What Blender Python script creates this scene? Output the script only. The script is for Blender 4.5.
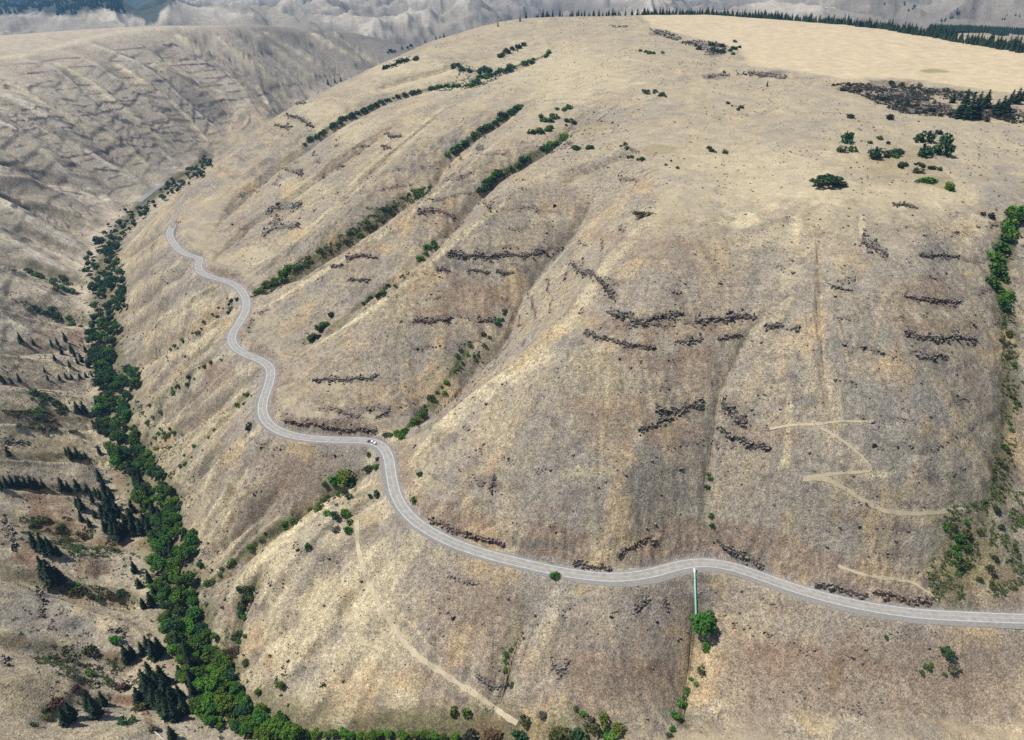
import bpy, bmesh, math, random
import numpy as np

for _o in list(bpy.data.objects): bpy.data.objects.remove(_o)
SC = bpy.context.scene
COL = SC.collection

# ---------------------------------------------------------------- camera, sky, sun, exposure
cam = bpy.data.cameras.new('camera'); cam_o = bpy.data.objects.new('camera', cam); COL.objects.link(cam_o)
cam_o.location = (0, 0, 500.0); cam_o.rotation_euler = (math.radians(60.0), 0, 0)
cam.sensor_fit = 'HORIZONTAL'; cam.sensor_width = 36.0; cam.lens = 36.0 * 731.0 / 1024.0
cam.clip_start = 1.0; cam.clip_end = 60000.0
SC.camera = cam_o

SUN_EL, SUN_AZ = math.radians(59.0), math.radians(-92.0)     # azimuth from straight ahead (+Y), clockwise: the sun stands on the left, a little behind
sun = bpy.data.lights.new('sun', 'SUN'); sun_o = bpy.data.objects.new('sun', sun); COL.objects.link(sun_o)
sun.energy = 4.3; sun.angle = math.radians(0.55); sun.color = (1.0, 0.955, 0.89)
sun_o.rotation_euler = (math.pi / 2 - SUN_EL, 0, math.pi - SUN_AZ)
sun_o.location = (-400, -200, 1500)
W = bpy.data.worlds.new('World'); SC.world = W; W.use_nodes = True
_n = W.node_tree.nodes; _sky = _n.new('ShaderNodeTexSky'); _sky.sky_type = 'NISHITA'; _sky.sun_disc = False
_sky.sun_elevation = SUN_EL; _sky.sun_rotation = SUN_AZ; _sky.altitude = 1200.0; _sky.air_density = 1.0; _sky.dust_density = 1.2
_n['Background'].inputs['Strength'].default_value = 0.068
W.node_tree.links.new(_sky.outputs['Color'], _n['Background'].inputs['Color'])
SC.view_settings.view_transform = 'Standard'; SC.view_settings.look = 'None'
SC.view_settings.gamma = 1.0; SC.view_settings.use_curve_mapping = False
SC.view_settings.exposure = 0.38
SC.cycles.max_bounces = 4; SC.cycles.diffuse_bounces = 2; SC.cycles.glossy_bounces = 1; SC.cycles.transmission_bounces = 2
SC.cycles.transparent_max_bounces = 4; SC.cycles.volume_bounces = 0
SC.cycles.use_denoising = False
NTH, RSTEP = 1180, 1.3
rng = np.random.default_rng(7); random.seed(7)
# ---------------------------------------------------------------- geometry of the view
F_PX, PITCH, ZC = 731.0, math.radians(30.0), 500.0
CP, SP = math.cos(PITCH), math.sin(PITCH)

def ray(u, v):
    """direction of the line of sight towards a point of the photograph (camera stands at 0,0,ZC)"""
    u = np.asarray(u, float); v = np.asarray(v, float)
    dx = (u - 512.0) / F_PX; dy = (370.0 - v) / F_PX
    return dx, CP + dy * SP, -SP + dy * CP

def at_z(u, v, z):
    """survey point: the place seen at (u, v) whose height below the camera is z (negative)"""
    dx, ry, rz = ray(u, v)
    t = np.asarray(z, float) / rz
    return np.stack([dx * t, ry * t, z + np.zeros_like(t)], -1)

def at_y(u, v, y):
    dx, ry, rz = ray(u, v)
    t = np.asarray(y, float) / ry
    return np.stack([dx * t, ry * t, rz * t], -1)

def resample(pts, step):
    pts = np.asarray(pts, float)
    seg = np.linalg.norm(np.diff(pts, axis=0), axis=1)
    s = np.concatenate([[0], np.cumsum(seg)])
    n = max(2, int(round(s[-1] / step)) + 1)
    q = np.linspace(0, s[-1], n)
    return np.stack([np.interp(q, s, pts[:, k]) for k in range(pts.shape[1])], -1)

def smooth_line(pts, step, it=3):
    """Chaikin corner cutting, then even resampling"""
    p = np.asarray(pts, float)
    for _ in range(it):
        a = p[:-1] * .75 + p[1:] * .25; b = p[:-1] * .25 + p[1:] * .75
        q = np.empty((2 * len(a), p.shape[1])); q[0::2] = a; q[1::2] = b
        p = np.concatenate([p[:1], q, p[-1:]])
    return resample(p, step)

# ---------------------------------------------------------------- noise
def _hash(ix, iy, seed):
    h = ix * np.uint32(374761393) + iy * np.uint32(668265263) + np.uint32((seed * 974634533) & 0xffffffff)
    h ^= h >> np.uint32(13); h *= np.uint32(1274126177)
    h ^= h >> np.uint32(16); h *= np.uint32(2246822519)
    h ^= h >> np.uint32(15)
    return (h & np.uint32(0xffffff)).astype(np.float32) / np.float32(0xffffff)

def vnoise(x, y, seed):
    """gradient noise, about -1..1"""
    x = np.asarray(x, np.float32); y = np.asarray(y, np.float32)
    x0 = np.floor(x); y0 = np.floor(y)
    fx = x - x0; fy = y - y0
    ix = x0.astype(np.int32).view(np.uint32); iy = y0.astype(np.int32).view(np.uint32)
    ux = fx * fx * fx * (fx * (fx * 6 - 15) + 10); uy = fy * fy * fy * (fy * (fy * 6 - 15) + 10)
    def g(i, j):
        a = _hash(ix + np.uint32(i), iy + np.uint32(j), seed) * np.float32(6.2831853)
        return np.cos(a) * (fx - np.float32(i)) + np.sin(a) * (fy - np.float32(j))
    n = (g(0, 0) * (1 - ux) + g(1, 0) * ux) * (1 - uy) + (g(0, 1) * (1 - ux) + g(1, 1) * ux) * uy
    return n * np.float32(1.5)

def fbm(x, y, scale, octaves, seed, gain=.5):
    x = np.asarray(x, np.float32); y = np.asarray(y, np.float32)
    s = np.zeros(np.shape(x), np.float32); a = 1.0; tot = 0
    for k in range(octaves):
        s += a * vnoise(x / scale + 17.3 * k, y / scale - 9.1 * k, seed + k); tot += a
        a *= gain; scale /= 2.03
    return s / tot

def ridged(x, y, scale, octaves, seed, gain=.5):
    x = np.asarray(x, np.float32); y = np.asarray(y, np.float32)
    s = np.zeros(np.shape(x), np.float32); a = 1.0; tot = 0
    for k in range(octaves):
        s += a * (1 - 2 * np.abs(vnoise(x / scale + 5.7 * k, y / scale + 3.1 * k, seed + k))); tot += a
        a *= gain; scale /= 2.03
    return s / tot

def sstep(a, b, x):
    t = np.clip((x - a) / (b - a), 0, 1)
    return t * t * (3 - 2 * t)

# ---------------------------------------------------------------- survey of the place: (u, v, height below camera)
ROAD_PX = [(1110, 624, -369), (1060, 620, -368), (1024, 619, -368), (970, 617, -367), (915, 614, -367), (860, 606, -366), (805, 592, -365.5),
           (765, 578, -365), (735, 567, -364), (705, 562, -363.5), (680, 565, -363), (650, 574, -362), (615, 578.5, -361.5), (570, 574, -361),
           (520, 563, -360), (470, 550, -359), (435, 535, -358), (410, 518, -357), (396, 498, -356.5), (391, 475, -356), (389, 457, -355.5),
           (382, 445, -355), (368, 440.5, -354.5), (335, 440, -353), (300, 438, -352), (275, 430, -350.5), (263, 418, -349), (262, 403, -348),
           (269, 385, -346), (272, 369, -344.5), (262, 360.5, -343.5), (245, 354.5, -342.5), (233, 346, -341.5), (231, 335, -340.5),
           (240, 322, -339), (247, 309, -337.5), (246, 297, -336), (238, 286, -334.5), (225, 280.5, -333), (208, 276.5, -332), (199, 271, -331),
           (198, 264, -330), (201, 258.5, -329.5), (190, 256, -328.5), (180, 251, -327.5), (174, 244, -326.5), (169.5, 237, -325.5), (170, 230, -324.5), (173, 226, -324)]
CREEK_PX = [(560, 741, -411), (520, 738, -412), (440, 735, -416), (370, 736, -420), (310, 735, -425), (265, 722, -429), (225, 690, -435), (200, 650, -440), (185, 600, -443), (170, 560, -446),
            (155, 520, -449), (143, 480, -451), (130, 440, -454), (120, 400, -455), (114, 370, -456), (105, 335, -457), (104, 300, -459), (102, 270, -461),
            (110, 245, -464), (126, 222, -467), (140, 207, -469), (158, 194, -472), (172, 184, -474), (190, 172, -476), (208, 160, -478)]
S = []                                             # survey lines: (list of (u, v, z), sampling step in pixels)
S.append(ROAD_PX); S.append(CREEK_PX)
# right-hand face: columns from the road up to the rim and over the plateau
def col(*p): S.append(list(p))
col((1000, 619, -368), (1010, 560, -340), (1020, 500, -322), (1030, 420, -292), (1035, 330, -252), (1035, 250, -214), (1030, 200, -192), (1024, 150, -178), (1020, 110, -166), (1020, 80, -154), (1024, 54, -143))
col((930, 614, -367), (925, 560, -340), (925, 480, -301), (925, 400, -266), (925, 320, -233), (925, 260, -210), (925, 215, -195), (925, 180, -185), (930, 140, -175), (940, 100, -163), (950, 70, -152), (955, 44, -144))
col((825, 598, -366), (825, 540, -336), (825, 470, -300), (825, 400, -267), (825, 320, -233), (825, 250, -206), (825, 210, -192), (826, 180, -184), (828, 140, -174), (835, 100, -164), (840, 60, -152), (840, 24, -144))
col((735, 567, -364), (735, 510, -334), (735, 440, -298), (735, 370, -264), (735, 300, -234), (735, 240, -211), (735, 200, -196), (735, 160, -186), (730, 120, -174), (720, 80, -161), (715, 40, -150), (710, 15, -143.5))
col((640, 575, -362), (640, 520, -335), (640, 450, -300), (640, 380, -268), (640, 320, -242), (640, 260, -218), (645, 215, -203), (650, 170, -192), (650, 130, -180), (640, 90, -167), (620, 50, -152), (600, 17, -140))
col((545, 568, -360), (545, 520, -338), (545, 460, -309), (550, 400, -281), (570, 340, -254))
col((455, 545, -359), (460, 500, -341), (480, 440, -312), (505, 390, -287))
# spur crests and the gullies between them, from the rim down to the road
col((650, 215, -203), (615, 250, -224), (590, 285, -240), (560, 330, -260), (520, 368, -281), (470, 400, -307), (425, 440, -336), (403, 470, -352))       # crest right of the third gully
col((600, 190, -216), (584, 215, -236), (549, 257, -263), (527, 282, -278), (503, 340, -312), (481, 357, -322), (455, 385, -335), (425, 412, -348), (393, 440, -356))
col((600, 130, -192), (560, 165, -206), (512, 197, -224), (463, 235, -248), (431, 262, -265), (396, 292, -284), (348, 325, -309), (313, 347, -327), (279, 367, -344))
col((580, 120, -196), (540, 150, -212), (490, 180, -235), (460, 215, -255), (432, 245, -272), (393, 280, -293), (363, 302, -307), (321, 332, -328), (300, 348, -336), (276, 366, -344))
col((540, 110, -190), (500, 140, -207), (450, 180, -234), (416, 210, -254), (381, 235, -270), (331, 267, -294), (293, 290, -314), (256, 312, -335))
col((560, 80, -180), (520, 105, -194), (480, 130, -214), (445, 155, -235), (415, 195, -263), (363, 232, -288), (330, 250, -301), (306, 266, -312), (271, 284, -327), (248, 297, -336))
col((510, 85, -180), (450, 108, -201), (400, 150, -232), (370, 180, -252), (321, 217, -275), (280, 250, -303), (240, 284, -333))
col((450, 105, -208), (376, 165, -250), (345, 197, -272), (312, 228, -291), (270, 256, -314), (238, 283, -333))
col((470, 90, -190), (400, 110, -212), (350, 145, -241), (300, 185, -276), (256, 215, -304), (230, 240, -320), (206, 270, -332))
col((560, 52, -166), (500, 70, -183), (470, 78, -196), (430, 88, -209), (390, 100, -221), (345, 120, -240), (305, 145, -264), (281, 162, -283), (256, 180, -299), (225, 210, -316), (202, 258, -329.5))
# left outline of the mountain
S.append([tuple([u, v, at_y(u, v, y)[2]]) for u, v, y in [(520, 18, 1800), (480, 26, 1740), (440, 38, 1660), (410, 50, 1600), (380, 64, 1530), (350, 78, 1460), (325, 90, 1400), (301, 102.5, 1340), (275, 118, 1285), (253, 133, 1245), (235, 147, 1215), (219, 160, 1190), (205, 171, 1175), (190, 182, 1160), (174, 194, 1145)]])
# far rim of the plateau
S.append([tuple([u, v, at_y(u, v, y)[2]]) for u, v, y in [(525, 18, 1800), (600, 16.5, 1900), (700, 15, 2000), (768, 19, 1900), (868, 27, 1700), (928, 37, 1500), (993, 49, 1300), (1024, 54, 1230), (1080, 66, 1120)]])
# below the road
col((389, 458, -356), (350, 482, -373), (310, 510, -391), (265, 535, -408), (225, 572, -424), (197, 590, -437), (186, 600, -443))              # gully under the bend
col((389, 475, -356), (350, 495, -369), (300, 525, -385), (260, 565, -401), (230, 600, -419), (205, 640, -438))                                # grassy spur right of it
col((300, 438, -352), (250, 478, -378), (215, 520, -406), (190, 550, -430), (170, 558, -446))
col((262, 405, -348), (215, 440, -382), (175, 475, -420), (148, 490, -452))
col((272, 370, -345), (215, 415, -388), (165, 445, -428), (135, 450, -453))
col((232, 340, -341), (195, 375, -375), (150, 400, -420), (124, 405, -454))
col((250, 300, -336), (205, 325, -363), (165, 345, -400), (130, 360, -438), (116, 372, -456))
col((205, 274, -331), (170, 295, -362), (140, 310, -404), (112, 320, -457))
col((172, 240, -326), (150, 255, -366), (130, 268, -415), (106, 275, -460))
col((178, 212, -328), (160, 217, -378), (143, 220, -430), (128, 224, -466))
col((470, 550, -359), (440, 600, -381), (400, 650, -399), (370, 690, -411), (350, 728, -420))
col((396, 500, -357), (360, 560, -381), (320, 620, -404), (280, 680, -423), (265, 715, -428))
col((590, 577, -361), (580, 640, -381), (560, 700, -399), (540, 733, -408))
col((700, 563, -363.5), (692, 620, -383), (685, 680, -402), (676, 735, -417))
col((640, 576, -362), (630, 640, -382), (620, 690, -397), (610, 740, -411))
col((805, 593, -365), (805, 650, -385), (805, 700, -400), (805, 745, -412))
col((960, 617, -367), (960, 660, -382), (960, 700, -395), (960, 745, -407))
# left bank of the creek
for uu, vv, zz in [((185, 90, 0), (690, 705, 715), (-434, -419, -395)), ((170, 80, 0), (640, 640, 635), (-439, -422, -398)), ((165, 75, 0), (590, 585, 575), (-443, -426, -401)),
                   ((140, 70, 0), (530, 525, 515), (-448, -431, -406)), ((120, 60, 0), (470, 465, 460), (-454, -438, -413)), ((108, 50, 0), (410, 405, 400), (-455, -438, -413)),
                   ((98, 45, 0), (345, 345, 340), (-457, -438, -413)), ((90, 45, 0), (290, 285, 280), (-460, -440, -412)), ((88, 45, 0), (250, 240, 230), (-464, -438, -402)),
                   ((115, 60, 0), (215, 190, 165), (-468, -420, -352)), ((150, 90, 40, 0), (190, 150, 118, 100), (-470, -385, -318, -283))]:
    S.append(list(zip(uu, vv, zz)))
S.append([(205, 155, -465), (180, 120, -390), (150, 80, -305), (130, 50, -248), (130, 30, -212)])
S.append([(260, 140, -450), (240, 100, -380), (215, 60, -300), (200, 26, -226)])
S.append([(300, 125, -470), (300, 90, -410), (290, 50, -325), (280, 25.5, -252)])
S.append([tuple([u, v, at_y(u, v, y)[2]]) for u, v, y in [(-60, 82, 1750), (0, 61, 1924), (50, 49, 2060), (90, 39, 2220), (130, 30, 2400), (160, 27.5, 2500), (200, 26, 2650), (256, 25, 2900), (330, 28, 3300), (371, 33, 3400), (400, 45, 3300)]])

# survey points given in plan (x, y, z): the ground outside the picture, hidden ground and the far country
PLAN = [(120, 252, -408), (250, 225, -405), (400, 200, -402), (600, 170, -398), (0, 220, -388), (150, 185, -378), (-150, 240, -405), (-300, 200, -362), (0, 120, -350), (300, 80, -350), (-300, 80, -330), (500, 60, -340),
        (700, 350, -368), (620, 480, -300), (760, 640, -200), (900, 900, -165), (1100, 1100, -145), (1500, 1500, -150),
        (-500, 330, -330), (-700, 500, -320), (-800, 700, -310), (-900, 900, -290), (-1300, 1300, -240), (-1700, 1700, -230), (-2200, 2400, -240),
        # creek behind the mountain
        (-800, 2150, -482), (-690, 2400, -486), (-560, 2650, -490), (-300, 2850, -494), (50, 3000, -498), (400, 3150, -502), (900, 3300, -506), (1500, 3300, -510),
        (-300, 2100, -330), (100, 2400, -300), (500, 2500, -290), (900, 2400, -290), (1400, 2100, -270), (1700, 1800, -240), (-550, 1900, -390), (-620, 2200, -440),
        (-1300, 2900, -330), (-1000, 3500, -420), (-1800, 3300, -420), (-2600, 3300, -380)]
for u, v, y in [(20, 52, 3300), (60, 40, 3600), (100, 30, 3900), (20, 28, 4600), (60, 18, 5200), (120, 20, 4700), (40, 12, 6500), (100, 8, 7000), (20, 2, 9000), (90, -3, 9500), (160, 14, 5600),
                (200, 16, 4200), (240, 12, 4600), (180, 4, 6500), (260, 3, 6200), (300, 14, 4600), (340, 8, 5200), (380, 18, 4800), (420, 30, 4300), (430, 8, 5800), (460, 20, 4600), (500, 12, 5000),
                (500, 0, 6500), (560, 10, 5000), (600, 2, 6200), (650, 8, 5000), (700, 5, 5200), (740, 0, 5600), (780, 10, 4300), (820, 2, 5000), (860, 14, 3800), (900, 4, 4600), (950, 14, 3600), (1000, 4, 4200), (1024, 20, 3200),
                (900, 28, 2700), (960, 32, 2400), (1020, 36, 2150), (1060, 42, 2000), (940, 40, 1900), (1010, 45, 1650), (870, 30, 2100),
                (-80, 20, 5200), (-100, 5, 8000), (1120, 10, 4200), (1120, 35, 2400), (300, -8, 9000), (500, -10, 9500), (700, -12, 9000), (900, -12, 8500), (1080, -10, 8000), (100, -8, 12500), (350, -16, 14000), (600, -18, 14500), (850, -18, 14000), (1080, -16, 13500), (-60, -10, 13000)]:
    PLAN.append(tuple(at_y(u, v, y)))

def survey():
    pts = []
    for L in S:
        L = np.asarray(L, float)
        uvz = resample(np.column_stack([L[:, 0], L[:, 1], L[:, 2] * .5]), 16)
        pts.append(at_z(uvz[:, 0], uvz[:, 1], uvz[:, 2] * 2))
    pts.append(np.asarray(PLAN, float))
    return np.concatenate(pts)

def warp(x, y):
    return np.arctan2(x, y) * 10.0, np.log(np.hypot(x, y)) * 10.0

def fit_surface():
    P = survey()
    X, Y = warp(P[:, 0], P[:, 1])
    keep, seen = [], set()                         # thin out points that fall together
    for i in range(len(P)):
        k = (round(X[i] / .06), round(Y[i] / .06))
        if k not in seen: seen.add(k); keep.append(i)
    X, Y, Z = X[keep], Y[keep], P[keep, 2]
    n = len(X)
    D = np.hypot(X[:, None] - X, Y[:, None] - Y)
    A = np.zeros((n + 3, n + 3)); A[:n, :n] = -D - 0.0 * np.eye(n)
    A[:n, :n] -= np.eye(n) * -.02
    A[:n, n] = 1; A[:n, n + 1] = X; A[:n, n + 2] = Y; A[n:, :n] = A[:n, n:].T
    b = np.concatenate([Z, [0, 0, 0]])
    w = np.linalg.solve(A, b)
    return X, Y, w

# ---------------------------------------------------------------- the sheet: a fan of points, fine where the picture looks
def fan_axes():
    th = np.concatenate([np.linspace(-58, -40, 60)[:-1], np.linspace(-40, 40, NTH), np.linspace(40, 58, 60)[1:]])
    th = np.radians(th)
    r = np.concatenate([np.linspace(110, 230, 50)[:-1], np.arange(230, 1150, RSTEP), np.arange(1150, 2600, RSTEP * 2.4), np.geomspace(2600, 15500, 260)])
    return th, r

def interp_fan(tc, lc, Zc, th, lr):
    """separable Catmull-Rom interpolation of the coarse surface onto the fine fan"""
    def w(c, q):
        f = (q - c[0]) / (c[1] - c[0]); i = np.clip(np.floor(f).astype(int), 1, len(c) - 3); t = f - i
        W = np.stack([-.5 * t + t * t - .5 * t ** 3, 1 - 2.5 * t * t + 1.5 * t ** 3, .5 * t + 2 * t * t - 1.5 * t ** 3, -.5 * t * t + .5 * t ** 3], -1)
        return i, W
    i, W = w(lc, lr)
    R = sum(Zc[i - 1 + k] * W[:, k][:, None] for k in range(4))
    j, V = w(tc, th)
    return sum(R[:, j - 1 + k] * V[:, k][None, :] for k in range(4))

def line_dist(X, Y, L, reach):
    """distance to a plan line, parameter along it, and signed side, only inside its box"""
    lo = L[:, :2].min(0) - reach; hi = L[:, :2].max(0) + reach
    m = (X > lo[0]) & (X < hi[0]) & (Y > lo[1]) & (Y < hi[1])
    idx = np.nonzero(m)
    x = X[idx]; y = Y[idx]
    best = np.full(x.shape, 1e9); par = np.zeros(x.shape); side = np.zeros(x.shape)
    n = len(L) - 1
    for k in range(n):
        a = L[k, :2]; d = L[k + 1, :2] - a; q = d @ d + 1e-9
        near = np.nonzero((x > min(a[0], L[k+1, 0]) - reach) & (x < max(a[0], L[k+1, 0]) + reach) & (y > min(a[1], L[k+1, 1]) - reach) & (y < max(a[1], L[k+1, 1]) + reach))[0]
        if not len(near): continue
        xx = x[near] - a[0]; yy = y[near] - a[1]
        t = np.clip((xx * d[0] + yy * d[1]) / q, 0, 1)
        dd = np.hypot(xx - t * d[0], yy - t * d[1])
        better = dd < best[near]
        nb = near[better]
        best[nb] = dd[better]; par[nb] = k + t[better]; side[nb] = np.sign(xx * d[1] - yy * d[0])[better]
    return idx, best, par, side

class Ground: pass
G = Ground()

def build_base():
    X0, Y0, w = fit_surface()
    th, r = fan_axes()
    lr = np.log(r)
    tc = np.linspace(th[0] - .03, th[-1] + .03, 330); lc = np.linspace(lr[0] - .03, lr[-1] + .03, 420)
    TC, LC = np.meshgrid(tc * 10, lc * 10)
    Zc = np.empty(TC.shape)
    n = len(X0)
    for k in range(len(lc)):
        D = np.hypot(TC[k][:, None] - X0, LC[k][:, None] - Y0)
        Zc[k] = -D @ w[:n] + w[n] + w[n + 1] * TC[k] + w[n + 2] * LC[k]
    K = np.array([1, 4, 6, 4, 1]) / 16.0              # soften the kinks on the survey points
    for ax in (0, 1):
        Zp = np.pad(Zc, [(2, 2) if a == ax else (0, 0) for a in (0, 1)], mode='edge')
        Zc = sum(K[q] * np.take(Zp, np.arange(q, q + Zc.shape[ax]), axis=ax) for q in range(5))
    Z = interp_fan(tc, lc, Zc, th, lr)
    G.th, G.r = th, r
    G.X = np.sin(th)[None, :] * r[:, None]; G.Y = np.cos(th)[None, :] * r[:, None]
    G.Z = Z
    return G

def hit(u, v, first=True):
    """where the line of sight through (u, v) meets the ground; (n,3) in camera-relative heights"""
    u = np.atleast_1d(np.asarray(u, float)); v = np.atleast_1d(np.asarray(v, float))
    dx, ry, rz = ray(u, v)
    az = np.arctan2(dx, ry); slope = rz / np.hypot(dx, ry)
    out = np.empty((len(u), 3))
    for i in range(len(u)):
        j = np.clip(np.searchsorted(G.th, az[i]) - 1, 0, len(G.th) - 2)
        f = (az[i] - G.th[j]) / (G.th[j + 1] - G.th[j])
        prof = G.Z[:, j] * (1 - f) + G.Z[:, j + 1] * f
        d = prof - slope[i] * G.r
        k = np.argmax(d > 0)
        if d[k] <= 0: k = len(G.r) - 1
        if k > 0:
            q = d[k - 1] / (d[k - 1] - d[k]); rr = G.r[k - 1] + q * (G.r[k] - G.r[k - 1])
        else: rr = G.r[0]
        out[i] = (np.sin(az[i]) * rr, np.cos(az[i]) * rr, slope[i] * rr)
    return out

def ground_z(x, y):
    """height of the sheet at plan points"""
    x = np.atleast_1d(np.asarray(x, float)); y = np.atleast_1d(np.asarray(y, float))
    a = np.clip(np.arctan2(x, y), G.th[0], G.th[-1]); rr = np.clip(np.hypot(x, y), G.r[0], G.r[-1])
    j = np.clip(np.searchsorted(G.th, a) - 1, 0, len(G.th) - 2); i = np.clip(np.searchsorted(G.r, rr) - 1, 0, len(G.r) - 2)
    f = (a - G.th[j]) / (G.th[j + 1] - G.th[j]); g = (rr - G.r[i]) / (G.r[i + 1] - G.r[i])
    return (G.Z[i, j] * (1 - f) + G.Z[i, j + 1] * f) * (1 - g) + (G.Z[i + 1, j] * (1 - f) + G.Z[i + 1, j + 1] * f) * g
# ---------------------------------------------------------------- relief on the smooth sheet
def plan(px, step=7, smooth=True):
    p = smooth_line(px, step, 2) if smooth else resample(px, step)
    return hit(p[:, 0], p[:, 1])

def carve(px, depth, width, taper=.18, sharp=1.05):
    """press a gully (depth > 0) or raise a crest (depth < 0) along a line traced on the ground"""
    if px[0][0] == 0: px = [(-70, px[0][1] - 6)] + list(px)
    L = plan(px)
    idx, d, par, side = line_dist(G.X, G.Y, L, width * 3.2)
    n = len(L) - 1
    q = par / n
    e = sstep(0, taper, q) * sstep(0, taper, 1 - q)
    wv = width * (.75 + .5 * q)
    fade = 1 - sstep(2.2, 3.2, d / width)
    G.Z[idx] -= depth * e * fade * np.exp(-((d * d + 1.2) ** .5 / wv) ** sharp)

# gullies of the mountain, top to bottom
GULLIES = [
    ([(600, 185), (584, 215), (549, 257), (527, 282), (503, 340), (481, 357), (455, 385), (425, 412), (396, 437)], 7, 10),
    ([(590, 105), (560, 140), (530, 155), (490, 180), (476, 195), (460, 215), (432, 245), (416, 265), (393, 280), (363, 302), (341, 322), (321, 332), (300, 348), (279, 362)], 7, 11),
    ([(545, 95), (520, 105), (480, 130), (445, 155), (431, 187), (396, 205), (363, 232), (338, 245), (306, 266), (271, 284), (252, 295)], 8, 13),
    ([(455, 100), (410, 137), (376, 165), (345, 197), (320, 222), (293, 246), (262, 270), (242, 284)], 4, 9),
    ([(405, 120), (350, 150), (300, 190), (256, 218), (235, 235), (208, 268)], 5, 10),
    ([(555, 50), (520, 68), (470, 78), (430, 88), (390, 98), (345, 118), (305, 144), (281, 162), (256, 180), (225, 210), (204, 250)], 8, 13),
    ([(770, 300), (742, 340), (722, 385), (715, 420), (707, 470), (706, 520), (708, 556)], 4, 8),
    ([(696, 590), (694, 620), (692, 650), (688, 690), (680, 735)], 5, 9),
    ([(818, 235), (820, 280), (820, 330), (825, 380), (829, 420)], 2, 3),
    ([(1015, 205), (1004, 255), (1000, 300), (1008, 370), (1006, 430), (996, 480), (975, 540), (962, 600)], 2.2, 16),
    ([(957, 622), (964, 660), (972, 700), (978, 738)], 3, 12),
    ([(640, 150), (610, 160), (580, 172), (560, 185)], 3, 12),
    ([(470, 62), (440, 70), (400, 80), (372, 90)], 4, 12),
    # below the road
    ([(388, 458), (366, 472), (345, 486), (325, 495), (310, 510), (265, 535), (225, 570), (198, 590)], 6, 9),
    ([(265, 570), (250, 590), (240, 615), (236, 640), (230, 665)], 4, 7),
    ([(262, 368), (235, 392), (215, 408), (180, 428), (155, 439), (130, 446)], 7, 10),
    ([(232, 336), (217, 343), (200, 352), (180, 366), (150, 388), (128, 402)], 6, 10),
    ([(243, 302), (207, 316), (190, 332), (162, 346), (140, 358), (118, 370)], 7, 11),
    ([(206, 276), (190, 287), (175, 297), (155, 312), (135, 325), (112, 335)], 6, 11),
    ([(197, 262), (178, 276), (158, 290), (138, 304), (116, 314)], 5, 10),
    ([(176, 248), (160, 258), (150, 267), (130, 286), (112, 292)], 6, 11),
    ([(166, 232), (150, 240), (140, 248), (122, 258)], 5, 10),
    ([(266, 400), (232, 430), (210, 456), (180, 487), (158, 505)], 7, 10),
    ([(276, 432), (250, 462), (225, 497), (200, 530), (178, 548)], 6, 10),
    ([(320, 442), (300, 470), (270, 498), (240, 525), (215, 548), (190, 566)], 5, 9),
    ([(245, 355), (222, 372), (197, 392), (165, 412), (140, 424)], 4, 8),
    ([(545, 585), (525, 620), (510, 660), (500, 700), (480, 728)], 2.5, 8),
    # left bank
    ([(0, 222), (35, 232), (70, 248), (100, 262)], 9, 16), ([(0, 255), (25, 262), (60, 276), (95, 285)], 8, 14), ([(0, 300), (30, 306), (60, 314), (100, 325)], 9, 14),
    ([(0, 342), (40, 346), (75, 347), (108, 350)], 8, 13), ([(0, 378), (45, 382), (80, 383), (112, 380)], 7, 12), ([(0, 415), (50, 418), (90, 420), (118, 420)], 8, 12), ([(0, 453), (55, 456), (95, 458), (128, 458)], 8, 11),
    ([(0, 483), (45, 486), (90, 492), (135, 492)], 7, 10), ([(0, 512), (40, 520), (80, 530), (150, 545)], 7, 12), ([(0, 566), (45, 582), (90, 592), (160, 600)], 8, 12), ([(0, 640), (50, 648), (95, 660), (160, 668)], 6, 11),
    ([(30, 735), (60, 700), (100, 695), (150, 700), (195, 690)], 5, 10),
    # far wall
    ([(0, 95), (40, 120), (75, 140), (110, 160), (140, 185)], 16, 26), ([(60, 66), (90, 92), (130, 125), (165, 150), (190, 175)], 16, 28), ([(105, 60), (150, 100), (185, 125), (212, 150)], 16, 30),
    ([(150, 40), (180, 68), (205, 85), (228, 108), (235, 130)], 18, 32), ([(190, 32), (218, 58), (250, 88), (270, 108)], 18, 34), ([(235, 28), (262, 48), (300, 80), (312, 98)], 18, 36), ([(290, 32), (320, 52), (352, 80)], 16, 36), ([(340, 34), (362, 52), (380, 66)], 12, 30), ([(256, 40), (285, 62), (312, 82), (330, 92)], 14, 30), ([(256, 72), (275, 92), (292, 112)], 12, 26), ([(318, 28), (345, 46), (372, 62)], 12, 30), ([(0, 112), (35, 136), (70, 158)], 10, 20),
    ([(0, 160), (40, 172), (75, 182), (108, 205)], 12, 24), ([(0, 195), (40, 205), (75, 220), (105, 236)], 8, 16),
]
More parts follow.
